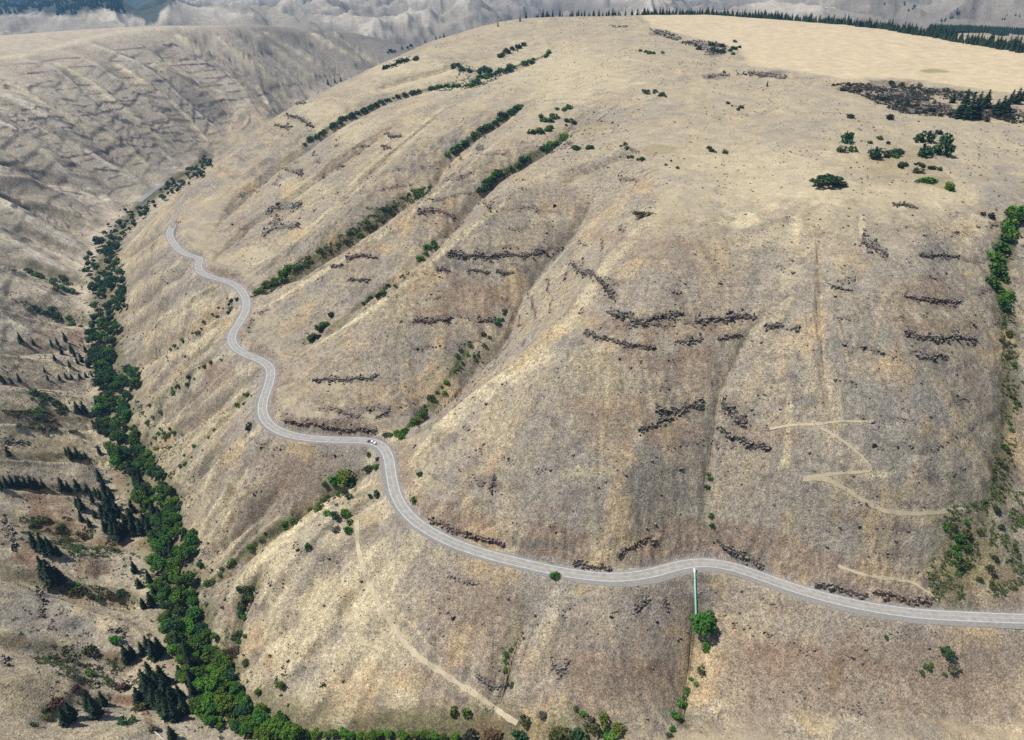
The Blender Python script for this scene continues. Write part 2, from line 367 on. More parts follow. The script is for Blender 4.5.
CRESTS = [
    ([(650, 215), (615, 250), (590, 285), (560, 330), (520, 368), (470, 400), (425, 440), (403, 470)], 4, 12),
    ([(560, 165), (512, 197), (463, 235), (431, 262), (396, 292), (348, 325), (313, 347), (285, 364)], 4, 9),
    ([(500, 140), (450, 180), (416, 210), (381, 235), (331, 267), (293, 290), (260, 312)], 4, 9),
    ([(450, 108), (400, 150), (368, 182), (321, 217), (280, 250)], 2.5, 8),
    ([(372, 475), (350, 494), (300, 525), (260, 562), (230, 598), (208, 632)], 3, 9),
    ([(600, 215), (570, 245), (540, 280), (515, 320), (490, 350)], 2.0, 5),
    ([(262, 385), (235, 408), (205, 432), (175, 455), (150, 470)], 5, 9), ([(228, 350), (205, 368), (172, 390), (145, 402)], 4, 8), ([(236, 318), (212, 330), (190, 346), (160, 362)], 5, 9), ([(225, 284), (195, 305), (165, 328), (140, 342)], 5, 10),
    ([(185, 256), (165, 272), (145, 286), (128, 296)], 4, 9), ([(170, 240), (150, 252), (132, 266)], 4, 9), ([(270, 416), (240, 446), (205, 484), (178, 515)], 5, 9), ([(300, 440), (270, 470), (235, 508), (205, 540)], 4, 9), ([(250, 366), (230, 380), (200, 405), (170, 424)], 4, 8),
    # left bank
    ([(0, 200), (35, 206), (70, 218), (100, 228)], 8, 14), ([(0, 236), (30, 242), (60, 256), (95, 272)], 7, 12), ([(0, 276), (45, 285), (90, 292)], 7, 12), ([(0, 322), (30, 326), (65, 332), (100, 338)], 7, 12),
    ([(0, 362), (45, 366), (90, 368)], 6, 11), ([(0, 396), (50, 400), (95, 404)], 6, 11), ([(0, 433), (55, 436), (100, 440)], 7, 10), ([(0, 468), (55, 470), (110, 475)], 6, 9), ([(0, 497), (60, 503), (120, 512)], 6, 9),
    ([(0, 545), (45, 556), (110, 570)], 6, 10), ([(0, 598), (40, 604), (100, 622), (160, 640)], 6, 12), ([(0, 690), (40, 680), (100, 678)], 4, 11),
    # far wall
    ([(0, 80), (50, 107), (80, 125), (120, 142), (155, 172)], 12, 22), ([(50, 60), (90, 80), (118, 105), (150, 130), (185, 160)], 10, 22), ([(115, 62), (150, 86), (180, 108), (215, 148)], 12, 24), ([(150, 62), (185, 82), (215, 96), (242, 102)], 12, 26),
    ([(173, 34), (200, 52), (226, 69), (250, 100)], 14, 26), ([(213, 34), (240, 56), (275, 88)], 14, 28), ([(262, 30), (285, 45), (315, 62), (335, 75)], 14, 30), ([(310, 32), (335, 48), (366, 62)], 14, 32),
    ([(0, 130), (40, 150), (80, 170), (120, 190)], 10, 22), ([(250, 30), (275, 50), (300, 68), (325, 84)], 14, 26), ([(256, 62), (290, 100)], 12, 24), ([(256, 85), (275, 115)], 10, 22), ([(330, 30), (355, 50), (378, 64)], 12, 26), ([(0, 178), (45, 190), (100, 212)], 7, 14),
]

def road_line():
    p = np.asarray(ROAD_PX, float)
    P = at_z(p[:, 0], p[:, 1], p[:, 2])
    extra = np.interp(p[:, 0], [150, 250, 262, 330, 385, 400, 560, 600, 660, 730, 790, 900, 1024], [0, 0, .8, .8, 2.2, .5, .5, 2.5, 4.0, 2.0, 3.0, 2.6, 2.6])
    return smooth_line(np.column_stack([P, extra]), 2.5, 3)

def west_of_creek(X, Y, soft):
    cp = np.asarray(CREEK_PX, float); P = at_z(cp[:, 0], cp[:, 1], cp[:, 2])[5:]
    ys = np.concatenate([[-100, 262], P[:, 1], [2150, 2400, 2650, 2850, 3000, 3300]]); xs = np.concatenate([[-400, -150], P[:, 0], [-800, -690, -560, -300, 50, 900]])
    return sstep(-soft, soft, np.interp(Y, ys, xs) - X).astype(np.float32)

def relief():
    for L, d, w in GULLIES: carve(L, d * (2.1 if w < 20 else 1.5), w * (1 if w < 20 else .85))
    for L, d, w in CRESTS: carve(L, -d * (1.8 if w < 20 else 1.3), w * .72)
    X, Y = G.X.astype(np.float32), G.Y.astype(np.float32)
    R = np.hypot(X, Y)
    # direction of fall of the ground, in plan
    dr = np.gradient(G.Z, G.r, axis=0); dt = np.gradient(G.Z, G.th, axis=1) / G.r[:, None]
    s, c = np.sin(G.th)[None], np.cos(G.th)[None]
    gx = dr * s + dt * c; gy = dr * c - dt * s
    sl = np.hypot(gx, gy)
    G.slope = sl.astype(np.float32)
    ux, uy = -gx / (sl + 1e-4), -gy / (sl + 1e-4)
    steep = sstep(.12, .45, sl).astype(np.float32)
    near = (1 - sstep(2300, 3400, R)).astype(np.float32)
    G.steep, G.near = steep, near
    # rills: noise smeared down the slope
    far_k = 1 + 2.2 * sstep(1100, 2200, R)                 # features of the far wall read larger
    def smear(scale, reach, seed, n=7):
        a = np.zeros(X.shape, np.float32)
        for k in np.linspace(-1, 1, n):
            a += vnoise((X + ux * reach * k * far_k) / (scale * far_k), (Y + uy * reach * k * far_k) / (scale * far_k), seed)
        return a / n * 1.9
    rill = smear(15, 30, 11); rill2 = smear(5.5, 18, 23); wide = smear(46, 95, 29, 9)
    draws = np.minimum(np.abs(wide) * 2.6, .9) - .45          # sharp-bottomed draws running down the slope
    d2_ = np.minimum(np.abs(smear(20, 50, 37)) * 2.4, .9) - .45
    G.rill, G.rill2 = rill, rill2
    lft = west_of_creek(X, Y, 60)
    G.west = west_of_creek(X, Y, 22)
    big = fbm(X, Y, 95, 3, 31); mid = fbm(X, Y, 24, 4, 41); fine = fbm(X, Y, 5, 3, 51)
    G.big, G.mid, G.fine = big, mid, fine
    dz = big * (2.4 + .6 * steep) * (1 - .6 * lft) + mid * (.7 + 1.1 * steep) + fine * (.05 + .34 * steep)
    wall = lft * sstep(780, 1150, R) * (1 - sstep(2500, 2900, Y))
    rp = (Y + .30 * X + 26 * fbm(X, Y, 260, 3, 131)) / 118.0; rk = np.floor(rp); rf = rp - rk
    ribs = 1 - np.abs(2 * rf - 1) ** .85 - .45                              # spurs running straight down the wall, sharp on top
    ribs = ribs * (.55 + .6 * np.abs(vnoise(rk * .77 + .3, rk * 0 + .5, 133)) * 2)
    upper = (1 - lft) * sstep(-350, -325, G.Z) * (1 - rightface if False else 1)      # smooth faces above the road
    rightface = sstep(520, 640, X * 731 / np.maximum(Y, 1) + 512 + 0 * Y) * (Y < 1100)
    dz += steep * (rill * 1.2 * far_k * (1 - .65 * wall) + rill2 * .6 + (draws * (4.6 - 3.2 * rightface) * (1 - .75 * upper) + d2_ * (1.6 - .6 * rightface) * (1 - .5 * upper)) * (1 + .3 * (far_k - 1)) * (1 - .62 * lft) + ribs * 21 * wall)
    G.rib = ribs; G.wallmask = wall
    G.draws = (draws * steep * (1 - .6 * upper) * (1 - wall)).astype(np.float32)
    # step-like flows of basalt: level shelves across the steep ground
    zb = G.Z + (1 - .7 * lft) * 6 * fbm(X, Y, 160, 2, 61) + (1.2 - .7 * lft) * mid
    ph = (zb / 27.0) % 1.0
    patch = sstep(.0, .35, fbm(X, Y, 150, 3, 71) + .12)
    G.patch = patch
    G.ph = ph
    shelf = (sstep(.42, .56, ph) - ph)
    amp = 2.6 * steep * patch * (1 + .5 * sstep(1200, 1800, R)) * np.where((X > -250) & (R < 1000), .45, 1)
    dz += shelf * amp
    # far country: spurs and draws of its own
    fr = sstep(3000, 5200, R).astype(np.float32)
    wx = X + 260 * fbm(X, Y, 900, 2, 85); wy = Y + 260 * fbm(X, Y, 900, 2, 86)
    rg = ridged(wx * .9 + wy * .35, wy * .8 - wx * .3, 1250, 6, 81, .48)
    dz = dz * (1 - fr * .4) + fr * ((rg - .55) * 330 + (ridged(X + 900, Y, 520, 4, 91, .5) - .45) * 60)
    G.rg = rg
    # keep the road corridor and the creek bed free of the big bumps
    RL = road_line(); G.road = RL
    idx, d, par, side = line_dist(X, Y, RL, 75)
    dz[idx] *= .15 + .85 * sstep(7, 26, d)
    cp = np.asarray(CREEK_PX, float); CL = smooth_line(at_z(cp[:, 0], cp[:, 1], cp[:, 2]), 8, 2); G.creek = CL
    i2, d2, p2, s2 = line_dist(X, Y, CL, 60)
    dz[i2] *= .25 + .75 * sstep(6, 45, d2)
    G.Z += dz
    G.Z[i2] -= 3.5 * np.exp(-(d2 / 6.0) ** 2)
    G.creek_d = np.full(X.shape, 999., np.float32); G.creek_d[i2] = d2
    # cut and fill of the road bench
    k = np.clip(par.astype(int), 0, len(RL) - 2); f = par - k
    zr = RL[k, 2] * (1 - f) + RL[k + 1, 2] * f
    ex = RL[k, 3] * (1 - f) + RL[k + 1, 3] * f
    W = np.where(side < 0, 6.2 + ex, 5.6) + .9 * vnoise(par * .06, par * 0, 7)
    rough = 1.3 * fbm(X[idx], Y[idx], 7, 3, 101)
    hi = zr + np.maximum(0, d - W) * (1.15 + .45 * vnoise(par * .05, par * 0 + 3.3, 9)) + np.maximum(0, np.minimum(d - W, 4)) * rough * .5
    lo = zr - np.maximum(0, d - W) * .92
    # the hillside was cut into where the road runs close under it
    bump = np.maximum(0, 3.6 + 3.2 * vnoise(par * .045, par * 0 + 1.7, 19)) * np.exp(-((d - 13.5) / 8.0) ** 2) * (side > 0) * sstep(0, 8, par) * sstep(0, 30, len(RL) - 1 - par)
    G.Z[idx] += bump
    old = G.Z[idx]
    inside = d < W
    new = np.clip(old, lo, hi)
    new = old + (new - old) * (1 - sstep(14, 50, d))
    new = np.where(inside, zr - .03, new)
    cut = np.zeros(X.shape, np.float32); cut[idx] = np.clip((old - new) / 2.0, 0, 1) * (d > W) * (d < W + 16)
    fill = np.zeros(X.shape, np.float32); fill[idx] = np.clip((new - old) / 2.0, 0, 1) * (d > W)
    G.cut, G.fill = cut, fill
    G.road_d = np.full(X.shape, 999., np.float32); G.road_d[idx] = d
    G.Z[idx] = new
# ---------------------------------------------------------------- what grows and lies on the ground: base colours
STRAW, PALE, SCREE, BROWN, BASALT, OLIVE, RUST, DARKVEG = [np.array(c, np.float32) for c in
    [(.395, .330, .222), (.505, .440, .300), (.236, .214, .190), (.235, .170, .125), (.075, .062, .058), (.095, .092, .040), (.19, .088, .055), (.055, .065, .032)]]
TAN = np.array((.32, .270, .190), np.float32); FIELD = np.array((.50, .415, .29), np.float32)

def blend(mask, colour, idx=None):
    m = np.asarray(mask, np.float32)[..., None]
    if idx is None: G.col += m * (colour - G.col)
    else: G.col[idx] += m * (colour - G.col[idx])

def stroke(px, width, colour, alpha=1.0, ragged=.35, soft=.6, seed=5, grain=6.0):
    if px[0][0] == 0: px = [(-70, px[0][1] - 6)] + list(px)
    L = plan(px)
    idx, d, par, side = line_dist(G.X, G.Y, L, width * 2.2)
    nz = fbm(G.X[idx], G.Y[idx], grain, 3, seed) * ragged * width * 2
    e = sstep(0, .08, par / (len(L) - 1)) * sstep(0, .08, 1 - par / (len(L) - 1))
    m = alpha * e * (1 - sstep(width * (1 - soft), width, d + nz))
    blend(m, colour, idx)

def patch_mask(u, v, ru, rv, ragged=.5, seed=3, grain=14.0):
    c, a, b = hit(u, v)[0], hit(u + ru, v)[0], hit(u, v - rv)[0]
    M = np.array([[a[0] - c[0], b[0] - c[0]], [a[1] - c[1], b[1] - c[1]]])
    reach = 1.8 * (np.abs(M).sum(1))
    idx = np.nonzero((np.abs(G.X - c[0]) < reach[0]) & (np.abs(G.Y - c[1]) < reach[1]))
    q = np.linalg.inv(M) @ np.stack([G.X[idx] - c[0], G.Y[idx] - c[1]])
    rr = np.hypot(q[0], q[1]) + ragged * 1.5 * fbm(G.X[idx], G.Y[idx], grain, 4, seed, .6)
    return idx, 1 - sstep(.55, 1.05, rr)

def patch(u, v, ru, rv, colour, alpha=.7, **k):
    idx, m = patch_mask(u, v, ru, rv, **k)
    blend(m * alpha, colour, idx)

TRACKS = [
    ([(357, 520), (357, 545), (364, 573), (378, 602), (400, 638), (415, 655), (440, 672), (472, 692), (517, 724)], 2.1),
    ([(803, 479), (825, 478), (845, 489), (870, 505), (892, 513.5), (930, 514), (966, 508)], 1.5),
    ([(806, 478), (835, 473.5), (873, 472), (871, 466), (846, 442), (820, 428)], 1.25),
    ([(769, 429), (795, 424.5), (820, 425), (836, 421), (874, 422)], 1.2),
    ([(838, 566), (868, 577), (911, 581), (922, 588), (938, 600)], 1.2),
]

def inside(poly, u, v):
    poly = np.asarray(poly, float); c = np.zeros(u.shape, bool)
    for (x0, y0), (x1, y1) in zip(poly, np.roll(poly, -1, 0)):
        c ^= ((y0 > v) != (y1 > v)) & (u < (x1 - x0) * (v - y0) / (y1 - y0 + 1e-12) + x0)
    return c

def colour():
    X, Y, Z = G.X.astype(np.float32), G.Y.astype(np.float32), G.Z
    R = np.hypot(X, Y)
    dr = np.gradient(Z, G.r, axis=0); dt = np.gradient(Z, G.th, axis=1) / G.r[:, None]
    sl = np.hypot(dr, dt).astype(np.float32)
    G.col = np.empty(X.shape + (3,), np.float32); G.col[:] = TAN
    a = fbm(X, Y, 60, 5, 201, .6); b = fbm(X, Y, 26, 4, 221, .5); c = fbm(X, Y, 120, 4, 241, .55); d = fbm(X, Y, 8, 3, 261, .5)
    conv = np.clip(-(G.rill * .6 + G.rill2 * .25), -1, 1)
    # scree and gravelly soil
    streak = G.rill2 * .5 + G.rill * .35
    blend(sstep(-.40, .40, a * .8 + b * .25 - streak * .8 + .08) * (.40 + .50 * G.steep), SCREE)
    # brown bare earth
    blend(sstep(.02, .45, c * .75 + b * .3 - streak * .25) * .6, BROWN)
    # dry grass in streaks and on crests
    blend(sstep(.0, .50, -a * .5 + b * .2 + streak * .75 + .10 - .16 * G.steep) * .75, STRAW)
    blend(sstep(.18, .55, c * .5 + d * .2 + streak * .55) * .55 * (1 - .4 * G.steep), PALE)
    flat = 1 - sstep(.16, .36, sl)
    blend(flat * .30 * G.near * (R < 2100) * (R > 480), np.array((.46, .400, .295), np.float32))
    blend(sstep(.05, .40, fbm(X, Y, 40, 4, 531, .6)) * flat * G.near * (R < 2100) * (R > 480) * .65, np.array((.275, .252, .222), np.float32))
    # far wall and left bank: greyer, with level bands of basalt
    left = G.west
    crestmask = sstep(.1, .5, G.rill)
    blend(left * .30 * (1 - .6 * crestmask) * (1 + sstep(900, 1300, R)), np.array((.475, .408, .305), np.float32))
    band = sstep(.42, .47, G.ph) * (1 - sstep(.56, .62, G.ph)) + .7 * sstep(.86, .9, G.ph) * (1 - sstep(.95, .99, G.ph))
    brk = sstep(-.05, .10, fbm(X, Y, 55, 5, 301, .65)) * (.35 + .65 * sstep(-.25, .3, fbm(X, Y, 170, 2, 311)))
    wall = left * sstep(-480, -440, Z) * (1 - sstep(-240, -225, Z)) * G.near * sstep(850, 1300, R)
    blend(np.clip(band * brk * wall * G.steep * .6, 0, .9), np.array((.080, .062, .062), np.float32))
    ph3 = ((Z + .7 * G.mid + 1.2 * a) / 17.0) % 1.0
    blend(np.clip(sstep(.40, .47, ph3) * (1 - sstep(.56, .64, ph3)) * sstep(-.10, .08, fbm(X, Y, 60, 5, 305, .62)) * wall * G.steep * .9, 0, .85), np.array((.082, .066, .066), np.float32))
    blend(sstep(.15, .45, fbm(X, Y, 70, 4, 321, .6)) * wall * .4, np.array((.20, .155, .135), np.float32))
    # basalt showing on the nearer slopes
    mnt = (1 - left) * G.near * G.steep
    low = sstep(.05, .4, fbm(X, Y, 70, 4, 331, .6)) 
    ph2 = (Z / 14.0 + .4 * a + .25 * b) % 1.0; G.ph2 = ph2; G.low = low
    band2 = sstep(.40, .47, ph2) * (1 - sstep(.56, .66, ph2))
    blend(np.clip(band2 * sstep(-.12, .12, fbm(X, Y, 32, 4, 341, .6)) * sstep(-.2, .2, fbm(X, Y, 110, 2, 351)) * mnt * .8, 0, .75), np.array((.150, .120, .104), np.float32))
    blend(np.clip(sstep(.20, .42, d * .7 + b * .6) * mnt * .62, 0, 1), np.array((.135, .118, .108), np.float32))
    # cut banks and fill of the road
    blend(G.cut * (.55 + .4 * d), np.array((.215, .150, .112), np.float32))
    blend(G.fill * .5, np.array((.25, .222, .20), np.float32))
    blend((1 - sstep(6.5, 9.5, G.road_d + 1.6 * d)) * .8, np.array((.24, .22, .205), np.float32))
    # creek side: damp, weedy
    blend((1 - sstep(9, 26, G.creek_d + 12 * b)) * .75, np.array((.115, .105, .055), np.float32))
    # far country; shade of its draws and lit crests painted into the colour
    far = sstep(2600, 3400, R).astype(np.float32)
    ft = fbm(X, Y, 480, 5, 401, .55)
    blend(far * .8, np.array((.25, .225, .185), np.float32))
    blend(far * sstep(.08, .24, ft + .25 * a) * .8, np.array((.47, .42, .34), np.float32))
    blend(far * sstep(-.60, -.36, -G.rg + .2 * ft + .10 * a) * .9, np.array((.19, .165, .135), np.float32))  # draws darkened in the colour, for relief the sun barely shades
    blend(sstep(.30, .50, G.rib) * G.wallmask * G.steep * .75, np.array((.50, .45, .36), np.float32))
    blend(sstep(.18, .42, G.draws) * G.near * .35, PALE)
    blend(sstep(.30, .44, -G.draws) * G.near * (R < 1500) * (1 - .7 * left) * .28 * sstep(-.1, .2, b), OLIVE + .03)
    blend(far * sstep(.70, .82, G.rg + .06 * b) * .7, np.array((.48, .43, .35), np.float32))  # crest lines lightened in the colour as sunlit ridges
    blend(far * sstep(.15, .40, fbm(X, Y, 130, 5, 551, .6)) * .45, np.array((.21, .185, .15), np.float32))
    paint()
    tanp = sstep(.12, .42, fbm(X, Y, 48, 4, 521, .6)) * G.steep * G.near * (1 - left) * .7
    blend(tanp * (1 - sstep(.3, .5, d)), np.array((.385, .290, .175), np.float32))
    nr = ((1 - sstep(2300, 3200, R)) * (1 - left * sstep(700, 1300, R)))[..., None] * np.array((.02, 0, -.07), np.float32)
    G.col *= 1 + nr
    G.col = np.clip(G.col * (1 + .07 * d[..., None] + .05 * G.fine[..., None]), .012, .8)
    G.rough = np.clip(.35 + .65 * sstep(.1, .5, sl) - .35 * G.field, .12, 1).astype(np.float32)

def paint():
    Z = G.Z
    X, Y = G.X, G.Y
    # stubble field
    t = Y * CP - Z * SP; pu = 512 + F_PX * X / t; pv = 370 - F_PX * (Y * SP + Z * CP) / t
    w1 = fbm(X, Y, 60, 3, 501) * 7; m = np.zeros(X.shape, np.float32)
    poly = [(640, 12), (652, 27), (690, 36), (738, 48), (748, 66), (800, 71), (850, 79), (905, 78), (975, 88), (1060, 100), (1060, 40), (1000, 45), (930, 30), (850, 20), (760, 10), (700, 6)]
    edge = np.asarray(poly, float)
    reg = (Y > 800) & (Y < 2100) & (X > 150)
    ii = np.nonzero(reg)
    q = np.zeros(len(ii[0]), np.float32)
    for dd in (-3, -1.5, 0, 1.5, 3): q += inside(poly, pu[ii] + w1[ii] + dd, pv[ii] + .35 * w1[ii] + dd * .4)
    m[ii] = q / 5; G.field = m
    blend(m * .92, FIELD)
    blend(m * sstep(.1, .5, fbm(X + .3 * Y, Y * .25, 40, 3, 511)) * .25, FIELD * .86)
    patch(935, 71, 17, 2.5, np.array((.22, .21, .09), np.float32), .8, ragged=.3)
    ii = np.nonzero((Y > 3600) & (X < -1200))
    q = np.zeros(len(ii[0]), np.float32); wf = fbm(X[ii], Y[ii], 260, 4, 541, .6) * 9
    for dd in (-1, 0, 1): q += inside([(-60, 17), (22, 14), (36, 11), (60, 16), (75, 15), (88, 10), (100, 7), (112, 11), (128, 14), (142, 19), (140, 26), (156, 22), (162, 12), (178, 2), (178, -10), (-60, -10)], pu[ii] + wf, pv[ii] + wf * .25 + dd)
    blend(q / 3 * .9, np.array((.018, .040, .030), np.float32), ii)
    # pale dry grass
    for (u, v, ru, rv, al) in [(375, 590, 40, 50, .5), (370, 660, 45, 40, .65), (330, 600, 60, 25, .5), (300, 640, 50, 25, .45), (270, 560, 40, 20, .4), (400, 690, 30, 20, .45),
                               (740, 220, 26, 9, .8), (795, 225, 7, 16, .7), (862, 225, 4, 14, .7), (970, 225, 22, 12, .6), (900, 195, 110, 14, .45), (760, 175, 90, 30, .4), (420, 80, 70, 26, .45), (330, 120, 40, 20, .4),
                               (560, 70, 90, 30, .35), (360, 130, 30, 10, .3), (255, 255, 20, 12, .4), (300, 185, 30, 12, .35)]:
        patch(u, v, ru, rv, PALE, al, grain=18)
    for L, w, al in [([(640, 230), (600, 275), (570, 325), (520, 365), (470, 395), (430, 430)], 9, .55), ([(560, 345), (520, 372), (480, 400), (440, 430)], 12, .45), ([(512, 197), (463, 235), (431, 262), (396, 292), (348, 325), (313, 347)], 4, .7),
                     ([(450, 180), (416, 210), (381, 235), (331, 267), (293, 290), (258, 311)], 3.5, .65), ([(363, 186), (321, 217), (290, 246)], 5, .5), ([(448, 104), (400, 143), (372, 163), (345, 190)], 5, .4),
                     ([(380, 480), (330, 502), (290, 530), (255, 565), (225, 600)], 8, .6), ([(250, 470), (215, 505), (195, 540)], 6, .5), ([(790, 395), (788, 430), (785, 470)], 3, .5), ([(735, 345), (722, 385), (715, 420)], 3, .45),
                     ([(0, 200), (35, 206), (70, 218), (98, 228)], 6, .55), ([(0, 236), (30, 242), (60, 256), (92, 272)], 5, .55), ([(0, 276), (45, 285)], 5, .45), ([(0, 362), (45, 366), (90, 368)], 6, .5), ([(0, 433), (55, 436), (95, 440)], 6, .5),
                     ([(0, 80), (50, 107), (80, 125), (120, 142), (155, 172)], 7, .6), ([(50, 60), (90, 80), (118, 105), (150, 130), (185, 160)], 6, .5), ([(115, 62), (150, 86), (180, 108), (215, 148)], 7, .6),
                     ([(150, 62), (185, 82), (215, 96), (242, 102)], 6, .6), ([(173, 34), (200, 52), (226, 69)], 8, .6), ([(213, 34), (240, 56), (275, 88)], 8, .6), ([(262, 30), (285, 45), (315, 62)], 9, .6), ([(310, 32), (335, 48), (366, 62)], 9, .6),
                     ([(0, 60), (50, 48), (90, 38), (130, 30), (175, 27)], 22, .6)]:
        stroke(L, w, PALE, min(1, al * 1.25), ragged=.3, soft=.8)
    # dry brush down the beds of the draws, bleached grass on their crests
    for L, dpt, w in GULLIES:
        far_w = w >= 20
        stroke(L, w * (.30 if far_w else .36), np.array((.150, .130, .092), np.float32), .42 if far_w else .50, ragged=.7, soft=.7, grain=8)
    for L, dpt, w in CRESTS: stroke(L, w * .42, PALE, .5, ragged=.45, soft=.9, grain=9)
    # grey stone fields
    for (u, v, ru, rv, al) in [(900, 420, 60, 60, .5), (860, 350, 60, 40, .35), (660, 280, 60, 30, .45), (560, 480, 60, 50, .35), (640, 470, 70, 40, .35), (900, 270, 60, 25, .4), (1000, 190, 30, 25, .5), (600, 120, 40, 12, .4),
                               (800, 130, 40, 12, .35), (655, 110, 30, 12, .4), (40, 615, 50, 22, .6), (640, 660, 60, 25, .35), (550, 600, 40, 20, .35), (940, 540, 30, 20, .45), (400, 55, 30, 6, .3), (470, 420, 20, 30, .3), (20, 480, 30, 10, .4), (530, 625, 20, 30, .4), (650, 590, 60, 14, .3)]:
        patch(u, v, ru, rv, np.array((.225, .210, .194), np.float32), min(.9, al * 1.2), ragged=.8, grain=24)
    for (u, v, ru, rv, al) in [(830, 680, 210, 60, .62), (620, 660, 110, 50, .40), (980, 690, 90, 70, .55), (690, 610, 90, 24, .3), (470, 620, 60, 50, .3), (280, 480, 60, 40, .3)]:
        patch(u, v, ru, rv, np.array((.245, .190, .145), np.float32), al, grain=22)
    # brown and rusty scars
    for (u, v, ru, rv, al) in [(480, 290, 60, 12, .5), (410, 290, 30, 10, .4), (700, 370, 40, 20, .4), (620, 420, 50, 16, .4), (835, 680, 10, 30, .55), (440, 210, 24, 10, .45), (470, 300, 40, 14, .35), (930, 280, 25, 10, .4), (380, 395, 40, 14, .25),
                               (640, 245, 60, 14, .3), (760, 660, 60, 40, .3), (620, 690, 60, 14, .35), (980, 690, 40, 30, .3), (215, 375, 20, 14, .5), (205, 420, 20, 14, .35), (300, 470, 50, 20, .35), (470, 600, 60, 30, .25), (700, 260, 60, 10, .3)]:
        patch(u, v, ru, rv, BROWN * .95, al)
    for (u, v, ru, rv, al) in [(40, 505, 14, 22, .6), (62, 530, 35, 14, .55), (110, 545, 20, 6, .6), (95, 568, 24, 8, .45), (12, 415, 12, 5, .6), (50, 415, 24, 7, .45), (75, 333, 12, 5, .5), (96, 425, 10, 10, .45), (125, 700, 18, 6, .7), (150, 545, 22, 6, .5), (30, 545, 18, 8, .5), (118, 470, 10, 16, .4), (60, 500, 14, 6, .4), (20, 560, 14, 6, .5), (80, 600, 20, 6, .4), (55, 660, 26, 6, .4), (20, 640, 14, 6, .4), (105, 395, 10, 10, .4), (40, 335, 16, 5, .35), (84, 690, 5, 14, .6), (147, 715, 6, 8, .6), (105, 655, 20, 5, .5), (60, 705, 10, 8, .5),
                               (490, 725, 25, 8, .4), (268, 660, 8, 10, .4), (208, 370, 8, 8, .3)]:
        patch(u, v, ru, rv, RUST, al, grain=8)
    # greener ground in draws and hollows
    for L, w, al in [([(431, 187), (396, 205), (363, 232), (338, 245), (306, 266), (271, 284), (252, 296)], 14, .75), ([(1004, 225), (1000, 300), (1008, 370), (1006, 430), (998, 480), (985, 510)], 13, .7), ([(985, 500), (965, 545), (950, 580), (940, 606)], 26, .45),
                     ([(388, 458), (366, 472), (345, 486), (325, 495), (310, 510), (265, 537), (225, 572), (198, 590)], 7, .6), ([(265, 570), (250, 590), (240, 615), (236, 640), (230, 668)], 8, .55), ([(470, 345), (440, 392), (412, 425), (397, 437)], 6, .6),
                     ([(545, 155), (520, 165), (480, 190)], 8, .5), ([(415, 255), (393, 282), (363, 304), (321, 334)], 5, .5), ([(700, 590), (694, 650), (682, 735)], 6, .5), ([(25, 300), (60, 312), (100, 325)], 18, .55), ([(22, 265), (60, 275), (90, 285)], 16, .6), ([(0, 408), (50, 415), (100, 420)], 12, .4),
                     ([(255, 385), (215, 430), (190, 455), (165, 480), (150, 492)], 6, .5), ([(222, 345), (190, 375), (165, 395), (135, 412)], 6, .45), ([(0, 566), (45, 582), (90, 592), (155, 600)], 8, .5), ([(20, 520), (70, 545), (140, 552)], 16, .35), ([(0, 640), (50, 650), (95, 660), (140, 668)], 7, .45),
                     ([(0, 453), (55, 456), (120, 460)], 6, .4), ([(0, 485), (50, 487), (120, 492)], 6, .4), ([(520, 600), (512, 640), (505, 690)], 5, .35), ([(130, 222), (112, 250), (108, 300), (116, 350), (122, 400)], 26, .35), ([(130, 440), (150, 490), (170, 545)], 36, .45), ([(190, 600), (205, 650), (230, 690)], 26, .4), ([(340, 732), (440, 732), (600, 738)], 12, .5)]:
        stroke(L, w, OLIVE, al, ragged=.5, soft=.8, grain=9)
    for (u, v, ru, rv, al) in [(965, 560, 40, 45, .4), (1000, 560, 25, 30, .3), (905, 160, 45, 18, .35), (935, 180, 22, 8, .5), (660, 150, 24, 6, .4), (590, 125, 25, 14, .3), (50, 450, 45, 14, .3), (80, 540, 40, 20, .3), (50, 690, 60, 26, .2), (350, 500, 20, 20, .3)]:
        patch(u, v, ru, rv, np.array((.20, .165, .075), np.float32), al)
    # dark rubble fields on the plateau edge
    for (u, v, ru, rv, al) in [(860, 88, 30, 4, .75), (900, 97, 34, 9, .85), (925, 108, 40, 6, .8), (890, 84, 30, 4, .6), (935, 92, 45, 5, .75), (990, 112, 36, 7, .8), (765, 74, 22, 3, .7), (705, 45, 18, 4, .6), (660, 34, 14, 3, .6), (775, 72, 14, 2, .5), (715, 52, 10, 5, .6), (715, 77, 14, 3, .5)]:
        patch(u, v, ru, rv, np.array((.085, .074, .070), np.float32), al, grain=9)
    # wheel tracks and footpaths
    for L, w in TRACKS: stroke(L, w * 2.2, np.array((.40, .34, .235), np.float32), .5, ragged=.25, soft=.95)
    stroke([(380, 596), (410, 622), (428, 645), (445, 665)], 1.6, PALE, .5, soft=.9)
    for L in [[(786, 400), (790, 424), (786, 470)], [(817, 240), (821, 330), (826, 385)], [(838, 325), (846, 352), (853, 378)], [(886, 285), (877, 330), (868, 360)], [(912, 581), (928, 569), (950, 556)], [(918, 524), (936, 519)]]:
        stroke(L, 1.6, np.array((.40, .31, .19), np.float32), .6, soft=.9)
    for L in [[(815, 235), (819, 280), (820, 330), (824, 378)], [(716, 395), (712, 440), (706, 480)], [(839, 318), (846, 345), (852, 366)]]:
        stroke(L, 1.2, np.array((.15, .11, .085), np.float32), .65, soft=.8)
